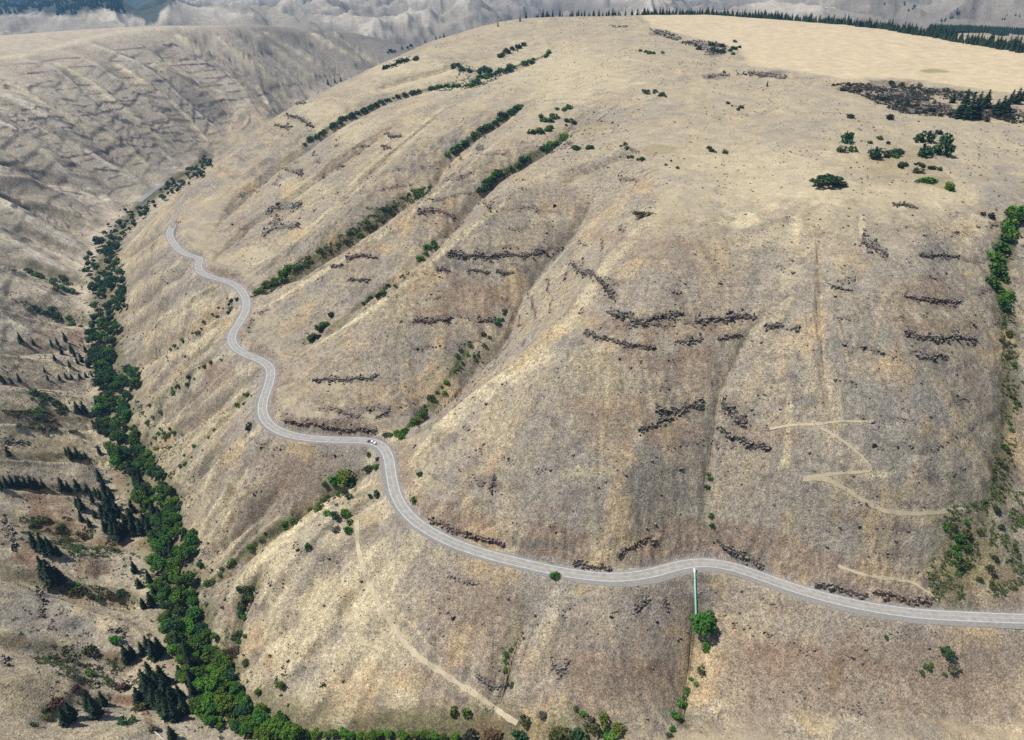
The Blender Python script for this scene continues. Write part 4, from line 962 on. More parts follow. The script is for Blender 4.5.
# ---------------------------------------------------------------- basalt ledges: line, thickness in the photograph, label, rock, block size, density
LEDGES = [
    ([(448, 254), (480, 257), (520, 256), (548, 254)], 8, 'long straight dark basalt ledge on the face left of the bare streaky crest', BASALT_M, 2.2, 1.25),
    ([(570, 264), (585, 272), (604, 284), (612, 297), (615, 303)], 8, 'dark basalt ledge that bends and drops down beside the streaky crest', BASALT_M, 2.2, 1.15),
    ([(606, 313), (625, 318), (642, 322), (662, 319), (684, 315)], 10, 'broad dark basalt ledge at the top of the big stony face, left half', BASALT_M, 2.2, 1.0),
    ([(695, 321), (715, 320), (735, 317), (756, 319)], 10, 'broad dark basalt ledge at the top of the big stony face, right half', BASALT_M, 2.2, 1.0),
    ([(584, 333), (600, 338), (625, 344), (656, 347)], 6, 'thin curved dark ledge just below the broad ledge of the stony face', BASALT_M, 1.6, .9),
    ([(675, 344), (690, 341), (703, 339)], 5, 'small dark ledge under the gap between the two broad ledges', BASALT_M, 1.6, .8),
    ([(718, 340), (730, 337), (742, 336)], 6, 'small dark ledge beside the tan gully line of the stony face', BASALT_M, 1.6, .8),
    ([(766, 325), (775, 328), (784, 326)], 7, 'short dark outcrop right of the broad ledge on the stony face', GREY_ROCK, 1.8, .8),
    ([(790, 330), (800, 327)], 5, 'tiny dark outcrop left of the thin straight groove', GREY_ROCK, 1.6, .7),
    ([(722, 402), (733, 410), (746, 424)], 15, 'thick dark boulder bank right of the central gully', BASALT_M, 2.0, .75),
    ([(720, 430), (735, 439), (750, 444), (768, 449)], 7, 'curved dark ledge below the thick boulder bank of the central gully', BASALT_M, 2.0, 1.0),
    ([(655, 413), (680, 408), (704, 403)], 12, 'dark boulder bank left of the central gully', BASALT_M, 1.9, .75),
    ([(640, 432), (655, 424), (672, 419)], 7, 'dark blotchy ledge low on the left end of the boulder bank', BASALT_M, 1.7, .7),
    ([(905, 298), (930, 300), (957, 303)], 8, 'reddish dark outcrop high on the right of the stony face', RED_ROCK, 1.9, .8),
    ([(905, 335), (930, 339), (955, 338), (976, 340)], 8, 'dark ledge in the middle right of the stony face', BASALT_M, 1.9, .85),
    ([(917, 358), (932, 357), (948, 359)], 7, 'faint dark ledge under the middle right ledge', GREY_ROCK, 1.8, .65),
    ([(862, 240), (873, 246), (887, 251)], 12, 'dark blotch of boulders just below the rim', GREY_ROCK, 2.0, .8),
    ([(920, 254), (940, 258), (960, 257)], 5, 'thin dark outcrop below the rim near the green draw', GREY_ROCK, 1.7, .7),
    ([(832, 287), (853, 291)], 4, 'speckled grey outcrop right of the thin straight groove', GREY_ROCK, 1.5, .6),
    ([(418, 211), (436, 213), (456, 217)], 7, 'reddish dark ledge at the head of the narrow green gully', RED_ROCK, 2.1, 1.0),
    ([(484, 205), (492, 210)], 7, 'small reddish outcrop at the foot of the leafy chain', RED_ROCK, 1.9, .9),
    ([(436, 270), (450, 272)], 4, 'small ledge at the left under the long straight ledge', GREY_ROCK, 1.7, .9),
    ([(468, 272), (490, 273)], 4, 'small middle ledge under the long straight ledge', BASALT_M, 1.7, .9),
    ([(498, 272), (514, 273)], 5, 'small right ledge under the long straight ledge', BASALT_M, 1.7, .9),
    ([(414, 320), (432, 322), (452, 319)], 6, 'rusty broken ledge in the middle of the face above the vehicle', RED_ROCK, 1.8, .9),
    ([(478, 321), (497, 320)], 6, 'rusty short ledge right of the broken one above the vehicle', RED_ROCK, 1.8, .9),
    ([(316, 381), (335, 378), (360, 381), (378, 376)], 6, 'dark grey rib of rock above the straight road stretch', GREY_ROCK, 1.7, .8),
    ([(338, 412), (350, 416), (360, 418)], 5, 'small grey outcrop just above the straight road stretch', GREY_ROCK, 1.6, .7),
    ([(376, 417), (390, 412)], 6, 'grey outcrop beside the gully mouth over the sharp bend', GREY_ROCK, 1.6, .7),
    ([(267, 212), (280, 209), (302, 205)], 9, 'dark ledge on the left facet above the olive scrub gully', GREY_ROCK, 2.2, .7),
    ([(262, 232), (276, 229), (300, 224)], 9, 'second dark ledge on the left facet under the first', GREY_ROCK, 2.2, .6),
    ([(346, 258), (365, 256), (378, 259)], 5, 'brown band of rock on the facet between the two gullies', RED_ROCK, 1.9, .7),
    ([(350, 280), (361, 281), (371, 280)], 4, 'thin dark band low on the facet between the two gullies', GREY_ROCK, 1.8, .8),
    ([(331, 267), (343, 267)], 3, 'thin grey ledge near the pale crest line', GREY_ROCK, 1.8, .8),
    ([(387, 134), (402, 137)], 5, 'dark outcrop on the rounded upper slope below the leafy line', BASALT_M, 2.4, .8),
    ([(383, 147), (391, 149)], 4, 'little reddish outcrop on the rounded upper slope', RED_ROCK, 2.2, .8),
    ([(284, 169), (303, 173)], 5, 'grey outcrop on the left shoulder of the mountain', GREY_ROCK, 2.4, .6),
    ([(287, 117), (300, 118), (312, 126)], 4, 'jagged dark outcrop near the left skyline of the mountain', BASALT_M, 2.6, .8),
    ([(296, 103), (306, 104)], 4, 'dark knob of rock on the left skyline of the mountain', BASALT_M, 2.8, .9),
    ([(275, 125), (292, 129)], 4, 'low dark outcrop under the knob on the left skyline', BASALT_M, 2.6, .6),
    ([(716, 542), (730, 548), (745, 555), (764, 566)], 9, 'dark jagged road cut uphill of the bend over the teal pipe', BASALT_M, 2.1, .9),
    ([(818, 584), (835, 590), (855, 596), (868, 598)], 7, 'dark jagged road cut at the left of the right-hand straight', BASALT_M, 2.0, .9),
    ([(872, 595), (890, 597), (910, 600), (932, 603)], 9, 'rust brown road cut on the right-hand straight', RED_ROCK, 2.0, .8),
    ([(430, 521), (445, 526), (460, 533), (478, 538), (505, 545)], 7, 'reddish crumbling road cut right of the sharp bend', RED_ROCK, 1.9, .7),
    ([(574, 562), (590, 566), (612, 570)], 7, 'dark rubble road cut under the small scarp', BASALT_M, 1.8, .8),
    ([(620, 554), (636, 546), (651, 537), (655, 546)], 4, 'thin red scarp on the slope above the road', RED_ROCK, 1.7, 1.0),
    ([(285, 420), (300, 426), (312, 424), (330, 427), (352, 430), (378, 431)], 5, 'brown road cut along the straight stretch left of the sharp bend', RED_ROCK, 1.7, .8),
    ([(36, 588), (42, 596), (44, 604)], 10, 'dark crag on the pale spur of the left bank', GREY_ROCK, 1.8, .7),
    ([(40, 612), (44, 620)], 9, 'smaller dark crag below the crag on the left bank', GREY_ROCK, 1.6, .7),
    ([(2, 655), (8, 668)], 10, 'grey crag at the left frame edge above the bottom trees', GREY_ROCK, 1.8, .8),
    ([(3, 520), (10, 535), (16, 548)], 14, 'dark crag at the left frame edge near the lone firs', GREY_ROCK, 1.9, .7),
    ([(110, 630), (122, 628), (125, 636)], 6, 'grey rocks at the end of the pale left-bank spur', GREY_ROCK, 1.5, .6),
    ([(5, 440), (18, 443), (30, 446)], 6, 'grey rocks on a left-bank spur under the russet patch', GREY_ROCK, 1.7, .5),
    ([(635, 612), (642, 606), (650, 600)], 12, 'grey stone patch on the slope under the road by the tan fan', GREY_ROCK, 1.5, .5),
    ([(664, 598), (668, 610)], 8, 'narrow grey stone patch left of the teal pipe', GREY_ROCK, 1.5, .5),
    ([(552, 662), (562, 668), (570, 662)], 14, 'grey stone patch in the middle of the lower slope', GREY_ROCK, 1.4, .4),
    ([(478, 680), (492, 684), (506, 688)], 10, 'grey stone patch beside the lower dirt track', GREY_ROCK, 1.4, .5),
    ([(495, 478), (490, 490)], 10, 'grey rock patch on the slope above the reddish road cut', GREY_ROCK, 1.5, .5),
    ([(760, 76), (775, 77), (785, 79)], 4, 'low dark rocks at the edge of the stubble field, left piece', BASALT_M, 2.4, .6),
    ([(655, 31), (668, 36), (678, 39)], 4, 'dark rocks on the brow of the plateau, far piece', BASALT_M, 2.8, .7),
    ([(682, 43), (700, 43), (722, 46)], 4, 'dark rocks on the brow of the plateau, near piece', BASALT_M, 2.8, .7),
    ([(703, 76), (716, 74), (730, 77)], 5, 'grey stony mound on the brow of the plateau', GREY_ROCK, 2.2, .5),
    ([(893, 205), (905, 206), (918, 209)], 4, 'pale weathered rocks just below the rim bushes', GREY_ROCK, 1.8, .5),
]

build_base(); relief(); colour(); build_ground()

def depth_of(P, u, v): return P[1] / ray(u, v)[1]                # distance along the optical axis
def put(u, v, sink=0.0):
    """a place on the ground, found where the photograph shows it: position and metres per pixel there"""
    P = hit(u, v)[0]
    return (float(P[0]), float(P[1]), float(P[2] + ZC - sink)), depth_of(P, u, v) / F_PX

# ---------------------------------------------------------------- road
def strip(name, L, a, b, lift, m, kind='structure', ragged=0.0, dash=None, base=None):
    """a band lying along plan line L between offsets a and b (left of travel positive)"""
    L = np.asarray(L, float); n = len(L)
    d = np.gradient(L[:, :2], axis=0); d /= np.linalg.norm(d, axis=1)[:, None] + 1e-9
    left = np.stack([-d[:, 1], d[:, 0]], -1)
    k = max(1, int(math.ceil(np.max(np.abs(np.asarray(b) - np.asarray(a))) / 1.6))) if base == 'ground' else max(1, int(round(np.max(np.abs(np.asarray(b) - np.asarray(a))) / 3.0)))
    rows = []
    for j in range(k + 1):
        o = np.asarray(a) + (np.asarray(b) - np.asarray(a)) * j / k + np.zeros(n)
        if ragged and j in (0, k): o = o + ragged * vnoise(np.arange(n) * .35, np.full(n, j * 7.7 + lift * 50), 77)
        xy = L[:, :2] + left * o[:, None]
        z = (ground_z(xy[:, 0], xy[:, 1]) if base == 'ground' else L[:, 2]) + lift + ZC
        rows.append(np.column_stack([xy, z]))
    V = np.stack(rows, 1).reshape(-1, 3); F = []
    for i in range(n - 1):
        if dash and (i % (dash[0] + dash[1])) >= dash[0]: continue
        for j in range(k):
            q = i * (k + 1) + j; F.append((q + 1, q, q + k + 1, q + k + 2))
    o = mesh_obj(name, V, np.array(F, np.int32), m, smooth=True)
    if kind: o['kind'] = kind
    return o

def worn(dark, light, scale):
    def build(t, b):
        L = t.links.new
        co = N(t, 'ShaderNodeTexCoord'); n = N(t, 'ShaderNodeTexNoise', Scale=scale, Detail=4, Roughness=.65); L(co.outputs['Object'], n.inputs['Vector'])
        r = N(t, 'ShaderNodeValToRGB'); e = r.color_ramp.elements
        e[0].position = .3; e[0].color = (*dark, 1); e[1].position = .7; e[1].color = (*light, 1); L(n.outputs['Fac'], r.inputs['Fac']); L(r.outputs['Color'], b.inputs['Base Color'])
    return build
ASPHALT = mat('worn_chip_seal', (.2, .2, .2), .9, worn((.235, .230, .222), (.36, .352, .338), .3))
WHITE_LINE = mat('white_line_paint', (.8, .8, .8), .6, worn((.52, .52, .51), (.72, .72, .70), .8))
YELLOW_LINE = mat('yellow_line_paint', (.6, .5, .2), .6, worn((.50, .40, .16), (.62, .51, .24), .8))
GRAVEL = mat('road_gravel', (.2, .19, .18), .95, worn((.17, .16, .148), (.30, .285, .262), .9))
TRACK_DIRT = mat('track_dirt', (.4, .33, .2), .95, worn((.36, .305, .205), (.50, .43, .305), .35))
RL = G.road
extra = RL[:, 3]
strip('road_shoulder', RL, -5.5, 5.6 + extra, .10, GRAVEL, ragged=.7)
strip('road', RL, -4.25, 4.35, .17, ASPHALT, ragged=.10)
strip('edge_line', RL, -3.68, -3.38, .20, WHITE_LINE)
strip('edge_line', RL, 3.38, 3.68, .20, WHITE_LINE)
strip('centre_line', RL, -.26, -.09, .20, YELLOW_LINE)
strip('centre_line', RL, .09, .26, .20, YELLOW_LINE)
for L, w in TRACKS:
    P = plan(L, 4); P = smooth_line(P, 2.0, 1)
    w = w * .72 if w > 2 else w * .5; strip('dirt_track', P, -w, w, .28, TRACK_DIRT, ragged=.8 if w > 1.4 else .35, base='ground')
P = plan([(139, 202), (145, 197), (153, 190), (163, 184), (171, 182)], 4); strip('valley_road', P, -5, 5, .5, ASPHALT, base='ground')
P = plan([(172.5, 228), (176, 219), (179, 211), (181, 203), (184, 197)], 4); strip('dirt_track', smooth_line(P, 3, 1), -2.2, 2.2, .35, GRAVEL, ragged=.4, base='ground')

# ---------------------------------------------------------------- basalt ledges
def ledge(px, thick, label, m=BASALT_M, size=1.9, dens=1.0, group=None):
    rs = np.random.default_rng(int(px[0][0] * 7 + px[0][1])); size *= .66
    L = smooth_line(px, 1.0, 2)
    (x, y, z), mpp = put(*L[len(L) // 2])
    n = int(len(L) * thick * mpp * mpp / (size * size) * 1.7 * dens) + 6
    s = rs.uniform(0, len(L) - 1, n).astype(int)
    prof = .45 + .55 * np.abs(vnoise(L[s, 0] * .11, L[s, 1] * .11, 5)) * 1.6
    off = np.clip(rs.normal(0, .34, n), -.9, .9) * thick * prof + vnoise(L[s, 0] * .06, L[s, 1] * .05, 8) * thick * .5
    keep = vnoise(L[s, 0] * .17 + 3, L[s, 1] * .17, 15) + .5 * vnoise(L[s, 0] * .6 + 3, L[s, 1] * .6 + off, 16) > -.28
    uv = np.stack([L[s, 0] + rs.normal(0, 1, n), L[s, 1] + off], -1)[keep]
    P = hit(uv[:, 0], uv[:, 1]); P[:, 2] += ZC
    P[:, :2] += rs.normal(0, .4 * size, (len(P), 2))
    c = P.mean(0); c[2] = P[:, 2].min()
    V, F = blocks(P - c, size, rs, 1.5, turn=np.arctan2(P[-1, 1] - P[0, 1], P[-1, 0] - P[0, 0]) * 0 + math.atan2(*(hit(*L[-1])[0] - hit(*L[0])[0])[1::-1]))
    # the solid band of rock the blocks break out of
    k = np.arange(len(L)); pr = (.45 + .75 * np.abs(vnoise(L[:, 0] * .11, L[:, 1] * .11, 5))) * (.35 + .65 * sstep(0, 4, k) * sstep(0, 4, len(L) - 1 - k)); pr *= .8 + .5 * vnoise(L[:, 0] * .5, L[:, 1] * .5, 25)
    sh = vnoise(L[:, 0] * .06, L[:, 1] * .05, 8) * thick * .5
    B = []
    for f, h in ((-.5, -.3), (-.12, 1.25), (.12, 1.35), (.34, -.5)):
        q = hit(L[:, 0], L[:, 1] + sh + f * thick * pr); q[:, 2] += ZC + h * size + 1.1 * size * vnoise(L[:, 0] * .7 + 9 * f, L[:, 1] * .7, 45) * (h > 0)
        B.append(q - c)
    nb = len(V); Bv = np.stack(B, 1).reshape(-1, 3); n4 = len(L)
    Bf = np.array([(a * 4 + j + nb, a * 4 + j + 1 + nb, (a + 1) * 4 + j + 1 + nb, (a + 1) * 4 + j + nb) for a in range(n4 - 1) for j in range(3)], np.int32)
    V = np.concatenate([V, Bv]); F = np.concatenate([F, Bf])
    o = mesh_obj('rock_ledge', V, F, m); o.location = c
    tag(o, label, 'rock outcrop', group)
    return o

for px, th, lab, m, sz, de in LEDGES: ledge(px, th, lab, m, sz, de)
# ---------------------------------------------------------------- plants
BL = {k: [broadleaf(s + 10 * i, m) for s in range(4)] for i, (k, m) in enumerate((('leaf', LEAF), ('light', LEAF_LIGHT), ('dark', LEAF_DARK)))}
CF = [conifer(s, NEEDLE, sl) for s, sl in ((1, 1.0), (2, .8), (3, 1.1), (4, .9))]
SH = {k: [shrub(s + 20 * i, m) for s in range(4)] for i, (k, m) in enumerate((('green', LEAF), ('fresh', LEAF_LIGHT), ('deep', LEAF_DARK), ('olive', SCRUB), ('sage', SAGE), ('rust', RED_SCRUB), ('dark', DARK_SCRUB), ('yellow', YELLOW)))}

def tree_of(name, pair, loc, scale, label, cat, group):
    t = empty(name, loc, random.uniform(0, 6.28), scale)
    tag(t, label, cat, group)
    child('trunk', pair[0], t); child('crown', pair[1], t)
    return t

# broadleaf belt along the creek: centre line and half width in the photograph, then spaced out on the ground
BELT = [(210, 159, 4), (198, 168, 5), (184, 178, 5), (165, 191, 5), (138, 210, 8), (117, 228, 10), (105, 250, 13), (100, 268, 14), (108, 285, 14), (116, 300, 14), (106, 317, 13), (101, 337, 10), (104, 355, 11), (118, 372, 17), (122, 390, 16),
        (112, 407, 12), (114, 425, 13), (125, 447, 14), (138, 462, 16), (150, 482, 14), (158, 502, 14), (164, 522, 16), (176, 542, 19), (179, 562, 20), (172, 590, 17), (180, 615, 18), (193, 640, 20), (203, 660, 20), (208, 680, 22), (222, 700, 24), (238, 716, 26), (262, 728, 24), (290, 738, 14)]
def broad_belt():
    B = np.array(BELT, float); rs = np.random.default_rng(5)
    got = []; todo = []
    tries = 0; zone = []
    while len(got) < 560 and tries < 14000:
        tries += 1
        s = rs.uniform(0, len(B) - 1.001); k = int(s); f = s - k
        c = B[k] * (1 - f) + B[k + 1] * f
        if rs.random() > (.5 + .5 * sstep(200, 560, c[1])): continue
        u = c[0] + rs.uniform(-1, 1) * c[2] * 1.22; v = c[1] + rs.uniform(-1, 1) * 5 + 4
        P, mpp = put(u, v, .2)
        H = np.clip(rs.normal(1.0, .3), .5, 1.6) * (.9 if v < 235 else 1.2 if v < 400 else .95)
        if any((P[0] - q[0]) ** 2 + (P[1] - q[1]) ** 2 < (5.0 * (H + q[2]) * .40) ** 2 for q in got): continue
        got.append((P[0], P[1], H))
        r = rs.random()
        if v > 560: kd = 'light' if r < .42 else 'leaf' if r < .84 else 'dark'
        elif v > 400: kd = 'leaf' if r < .52 else 'dark' if r < .8 else 'light'
        else: kd = 'dark' if r < .65 else 'leaf'
        zn = 'in the widest lower reach of the creek belt' if v > 640 else 'in the creek belt beside the pale left-bank spur' if v > 555 else 'in the creek belt beside the left-bank firs' if v > 440 else 'in the creek belt below the winding road' if v > 340 else 'in the creek belt where two green side draws join it' if v > 235 else 'far up the creek belt near the valley road'
        w = {'leaf': 'mid green', 'light': 'bright yellowish green', 'dark': 'deep green'}[kd]
        todo.append((H / mpp, kd, int(rs.integers(4)), P, H, f'{w} leafy tree {zn}', f'{w} trees {zn}'))
    todo.sort(key=lambda q: -q[0])
    for _, kd, k, P, H, lab, grp in todo[:275]: tree_of('broadleaf_tree', BL[kd][k], P, H, lab, 'tree', grp)
    V = []; F = []; MI = []; off = 0; keys = ['leaf', 'light', 'dark']            # the smaller rest of the belt as one mass
    for _, kd, k, P, H, lab, grp in todo[275:]:
        me = BL[kd][k][1]; n = len(me.vertices); co = np.empty(n * 3, np.float32); me.vertices.foreach_get('co', co); co = co.reshape(-1, 3)
        a = rs.uniform(0, 6.28); c, s_ = math.cos(a) * H, math.sin(a) * H
        V.append(np.stack([co[:, 0] * c - co[:, 1] * s_, co[:, 0] * s_ + co[:, 1] * c, co[:, 2] * H], -1) + np.array(P))
        F.append(np.arange(n, dtype=np.int32).reshape(-1, 4) + off); MI += [keys.index(kd)] * (n // 4); off += n
    o = mesh_obj('creek_wood', np.concatenate(V), np.concatenate(F), [BL[k][0][1].materials[0] for k in keys])
    o.data.polygons.foreach_set('material_index', np.array(MI, np.int32)); tag(o, 'smaller leafy trees filling the belt along the creek', 'wood', kind='stuff')
    print('belt trees', len(todo))
broad_belt()
for i, u in enumerate(np.concatenate([np.linspace(352, 452, 14), np.linspace(300, 342, 6)])):                    # the row cut by the lower frame edge
    P, mpp = put(u + random.uniform(-3, 3), 739 + random.uniform(-2, 3))
    tree_of('broadleaf_tree', BL['light' if i % 3 else 'leaf'][i % 4], P, random.uniform(.5, .72), 'leafy tree in the row cut by the bottom frame edge below the pale grass', 'tree', 'row of trees along the bottom edge')
for (u, v, s, kd, lab) in [(281, 688, .62, 'light', 'lone slim bright green tree on the pale grass right of the creek belt'),
                           (700, 634, 1.75, 'leaf', 'big round green tree at the lower end of the teal pipe'),
                           (1014, 222, 1.0, 'leaf', 'topmost green tree of the draw at the right edge'),
                           (258, 694, .5, 'light', 'yellowish green tree at the right edge of the creek belt'), (325, 487, .55, 'leaf', 'small green tree at the foot of the bushes below the sharp bend')]:
    P, mpp = put(u, v, .2)
    t = tree_of('broadleaf_tree', BL[kd][1], P, s, lab, 'tree', None)

# conifers on the left bank: foot of each tree in the photograph and its height there
FIRS = {
 'dark fir on the spurs left of the creek, upper part': [(21, 342, 13), (34, 345, 9), (52, 346, 10), (58, 345, 11), (66, 342, 14), (72, 352, 12), (75, 357, 12), (62, 354, 12), (82, 362, 12), (88, 367, 11), (78, 364, 11), (70, 367, 10), (45, 372, 7), (95, 360, 10), (86, 352, 10), (55, 360, 9)],
 'dark fir in the level row at the top of the left-bank fir belt': [(5, 384, 11), (20, 382, 12), (2, 381, 10), (48, 380, 8), (60, 380, 8), (66, 378, 8), (72, 379, 8), (80, 378, 8), (86, 377, 7), (92, 376, 7), (98, 374, 7), (12, 384, 9)],
 'dark fir in the pair below the level fir row': [(78, 412, 15), (85, 413, 16)],
 'dark fir at the creek side under the level fir row': [(100, 433, 15), (97, 407, 10), (103, 412, 11), (106, 436, 12), (95, 428, 11)],
 'lone dark fir on the bare spur at the left edge': [(9, 456, 13)],
 'dark fir in the small clump above the pale bare spur': [(72, 459, 16), (78, 457, 13), (67, 455, 11), (100, 454, 12), (86, 458, 9), (82, 460, 11)],
 'dark fir in the short row at the left edge': [(2, 489, 16), (8, 488, 16), (14, 488, 17), (20, 488, 17), (27, 488, 16), (33, 488, 17), (38, 489, 15), (44, 488, 12)],
 'dark fir in the stand between the short row and the creek': [(63, 490, 17), (70, 492, 15), (78, 490, 15), (88, 492, 12), (82, 509, 17), (78, 507, 13), (82, 521, 13), (90, 526, 11), (93, 502, 14), (97, 497, 13)],
 'tall dark fir in the column along the left side of the creek': [(100, 480, 15), (105, 491, 18), (108, 506, 21), (103, 516, 18), (110, 526, 22), (115, 536, 22), (120, 541, 23), (112, 501, 18), (118, 516, 20), (95, 517, 11), (116, 528, 20), (106, 531, 16), (124, 536, 20), (101, 499, 14), (111, 516, 18)],
 'dark fir in the group leaning over the creek bend': [(128, 532, 23), (135, 534, 23), (142, 534, 21), (150, 534, 20), (133, 512, 16), (139, 502, 12), (160, 517, 15), (165, 514, 13), (131, 520, 16), (145, 525, 16)],
 'dark fir in the lone clump on the left spur': [(35, 547, 20), (45, 552, 24), (52, 554, 22), (60, 556, 14), (46, 577, 26), (54, 584, 30), (61, 582, 20)],
 'dark fir at the end of the pale left spur by the creek': [(135, 572, 14), (150, 582, 16), (140, 587, 12), (152, 606, 17), (144, 608, 13), (155, 596, 14)],
 'dark fir below the pale left spur': [(128, 661, 19), (133, 657, 15), (155, 657, 22), (143, 654, 15), (160, 652, 18), (148, 647, 14)],
 'tall dark fir in the dense stand beside the lowest reach of the creek': [(148, 692, 26), (152, 702, 28), (158, 707, 27), (165, 714, 27), (170, 718, 24), (176, 720, 21), (160, 692, 24), (168, 697, 24), (152, 680, 22), (185, 712, 20), (140, 702, 18), (163, 682, 20), (174, 706, 22), (181, 700, 18)],
 'dark fir in the left pair near the bottom left corner': [(67, 725, 22), (73, 719, 20)],
 'dark fir in the right group near the bottom left corner': [(92, 712, 22), (98, 717, 24), (105, 706, 17), (89, 701, 14)],
 'short round fir alone at the lower end of the left bank': [(173, 739, 15)],
}
for lab, pts in FIRS.items():
    for (u, v, h) in pts:
        P, mpp = put(u, v, .3)
        a = math.atan2(-ray(u, v)[2], ray(u, v)[1])
        H = np.clip(h * mpp / math.cos(a) * .78, 6, 27)
        tree_of('conifer', CF[random.randrange(4)], P, H / 20.0, lab, 'conifer', 'firs: ' + lab if len(pts) > 1 else None)
rs_ = np.random.default_rng(77); B_ = np.array(BELT, float)
for i in range(30):                                                     # firs standing among the broadleaf trees
    s = rs_.uniform(17.5, 29.5); k = int(s); c = B_[k] * (1 - s + k) + B_[k + 1] * (s - k)
    P, mpp = put(c[0] - c[2] * rs_.uniform(.2, 1.25), c[1] + rs_.uniform(-4, 6), .3)
    tree_of('conifer', CF[i % 4], P, rs_.uniform(.55, 1.05), 'dark pointed fir among the leafy trees of the creek belt', 'conifer', 'firs in the creek belt')
GROVE = [(962, 116, 26), (968, 119, 34), (975, 118, 22), (985, 108, 22), (952, 103, 13), (995, 114, 18), (1000, 115, 23), (1006, 112, 20), (1016, 104, 19), (1011, 102, 15), (957, 118, 16), (965, 104, 18), (979, 104, 15), (1021, 101, 14)]
for i, (u, v, h) in enumerate(GROVE):
    P, mpp = put(u, v, .3)
    s = np.clip(h * mpp * .82, 8, 30) / 20.0
    tree_of('conifer', CF[i % 4], P, (s * 1.5, s * 1.5, s), 'tallest dark pine of the grove on the plateau edge' if i == 1 else 'dark pine in the grove on the plateau edge at right', 'conifer', None if i == 1 else 'pine grove on the plateau edge')
for i, (u, v, h, lab) in enumerate([(402, 48, 5, 'tiny lone pine low on the left skyline of the mountain'), (425, 41, 5, 'tiny pine on the left skyline left of the trio'), (436, 38, 6, 'tiny pine of the trio on the left skyline'), (440, 37, 5, 'tiny pine of the trio on the left skyline'), (444, 36, 5, 'tiny pine of the trio on the left skyline'),
                                    (498, 25, 5, 'tiny lone pine high on the left skyline near the top'), (328, 83, 6, 'dark pine on the lower left skyline against the far wall'), (335, 81, 5, 'dark pine on the lower left skyline against the far wall'), (341, 80, 5, 'dark pine on the lower left skyline against the far wall'), (767, 85, 6, 'small dark tree at the left end of the field-edge rocks'),
                                    (520, 20, 5, 'tiny pine at the very left end of the plateau skyline')]):
    P, mpp = put(u, v + 1.5, .3)
    o = child('conifer', CF[i % 4][2], None); o.location = P; s = np.clip(h * mpp, 5, 20) / 20; o.scale = (s,) * 3; o.rotation_euler.z = i
    tag(o, lab, 'conifer', 'skyline pines: ' + lab if ('trio' in lab or 'against' in lab) else None)

# pines along the far rim of the plateau
rim = np.array([at_y(u, v, y) for u, v, y in [(525, 18, 1800), (600, 16.5, 1900), (700, 15, 2000), (768, 19, 1900), (868, 27, 1700), (928, 37, 1500), (993, 49, 1300), (1024, 54, 1230), (1060, 62, 1160)]])
rimL = smooth_line(rim, 4.0, 2)
rr = np.random.default_rng(11)
cnt = 0
for k in range(len(rimL) - 1):
    frac = k / len(rimL)
    if frac < .30 and vnoise(np.array([k * .09]), np.array([.5]), 3)[0] < -.28: continue
    if rr.random() > (.62 if frac < .3 else .80): continue
    p = rimL[k]; out = p[:2] / np.linalg.norm(p[:2])
    q = p[:2] + out * rr.uniform(2, 26 if frac < .5 else 60) + rr.normal(0, 2, 2)
    z = ground_z(q[0], q[1])[0] + ZC - .4
    o = child('pine', CF[rr.integers(4)][2], None); o.location = (q[0], q[1], z); s = rr.uniform(.45, 1.1) * (.85 if frac < .2 else 1); o.scale = (s, s, s * rr.uniform(.9, 1.15)); o.rotation_euler.z = rr.uniform(0, 6)
    part = 'thin left end' if frac < .28 else 'middle' if frac < .6 else 'thick right end'
    tag(o, f'small dark pine in the {part} of the row along the far plateau rim', 'conifer', f'{part} of the plateau rim pines')
    cnt += 1
print('rim pines', cnt)

def cones(name, P, H, seed, m, lab):
    """a far wood that reads as one mass"""
    rs = np.random.default_rng(seed); n = len(P); k = 5
    h = H * rs.uniform(.6, 1.25, n); r = h * rs.uniform(.20, .30, n)
    t = np.linspace(0, 2 * np.pi, k + 1)[:-1][None] + rs.uniform(0, 6, (n, 1))
    V = np.empty((n, k + 1, 3)); V[:, :k, 0] = P[:, None, 0] + r[:, None] * np.cos(t); V[:, :k, 1] = P[:, None, 1] + r[:, None] * np.sin(t); V[:, :k, 2] = P[:, None, 2] - .5 + h[:, None] * .06
    V[:, k] = P; V[:, k, 2] += h
    F = np.array([(i, (i + 1) % k, k) for i in range(k)], np.int32)[None] + (np.arange(n) * (k + 1))[:, None, None]
    o = mesh_obj(name, V.reshape(-1, 3), F.reshape(-1, 3), m); tag(o, lab, 'forest', kind='stuff')

def seen_px(p):
    rz = p[..., 2]; t = p[..., 1] * CP - rz * SP
    return 512 + F_PX * p[..., 0] / t, 370 - F_PX * (p[..., 1] * SP + rz * CP) / t
def wood(name, polys, r0, r1, n, H, seed, lab, m=NEEDLE):
    rs = np.random.default_rng(seed); k = n * 14
    lo = min(p[0] for q in polys for p in q) - 512; hi_ = max(p[0] for q in polys for p in q) - 512
    th = rs.uniform(math.atan(lo / 700), math.atan(hi_ / 700), k); r = np.sqrt(rs.uniform(r0 ** 2, r1 ** 2, k))
    x, y = r * np.sin(th), r * np.cos(th); z = ground_z(x, y)
    P = np.stack([x, y, z], -1); u, v = seen_px(P)
    ok = np.zeros(k, bool)
    for q in polys: ok |= inside(q, u, v)
    ok &= fbm(x, y, 90, 4, seed, .6) > -.16
    P = P[ok][:n]; P[:, 2] += ZC
    print(name, len(P))
    cones(name, P, H, seed, m, lab)
    return P
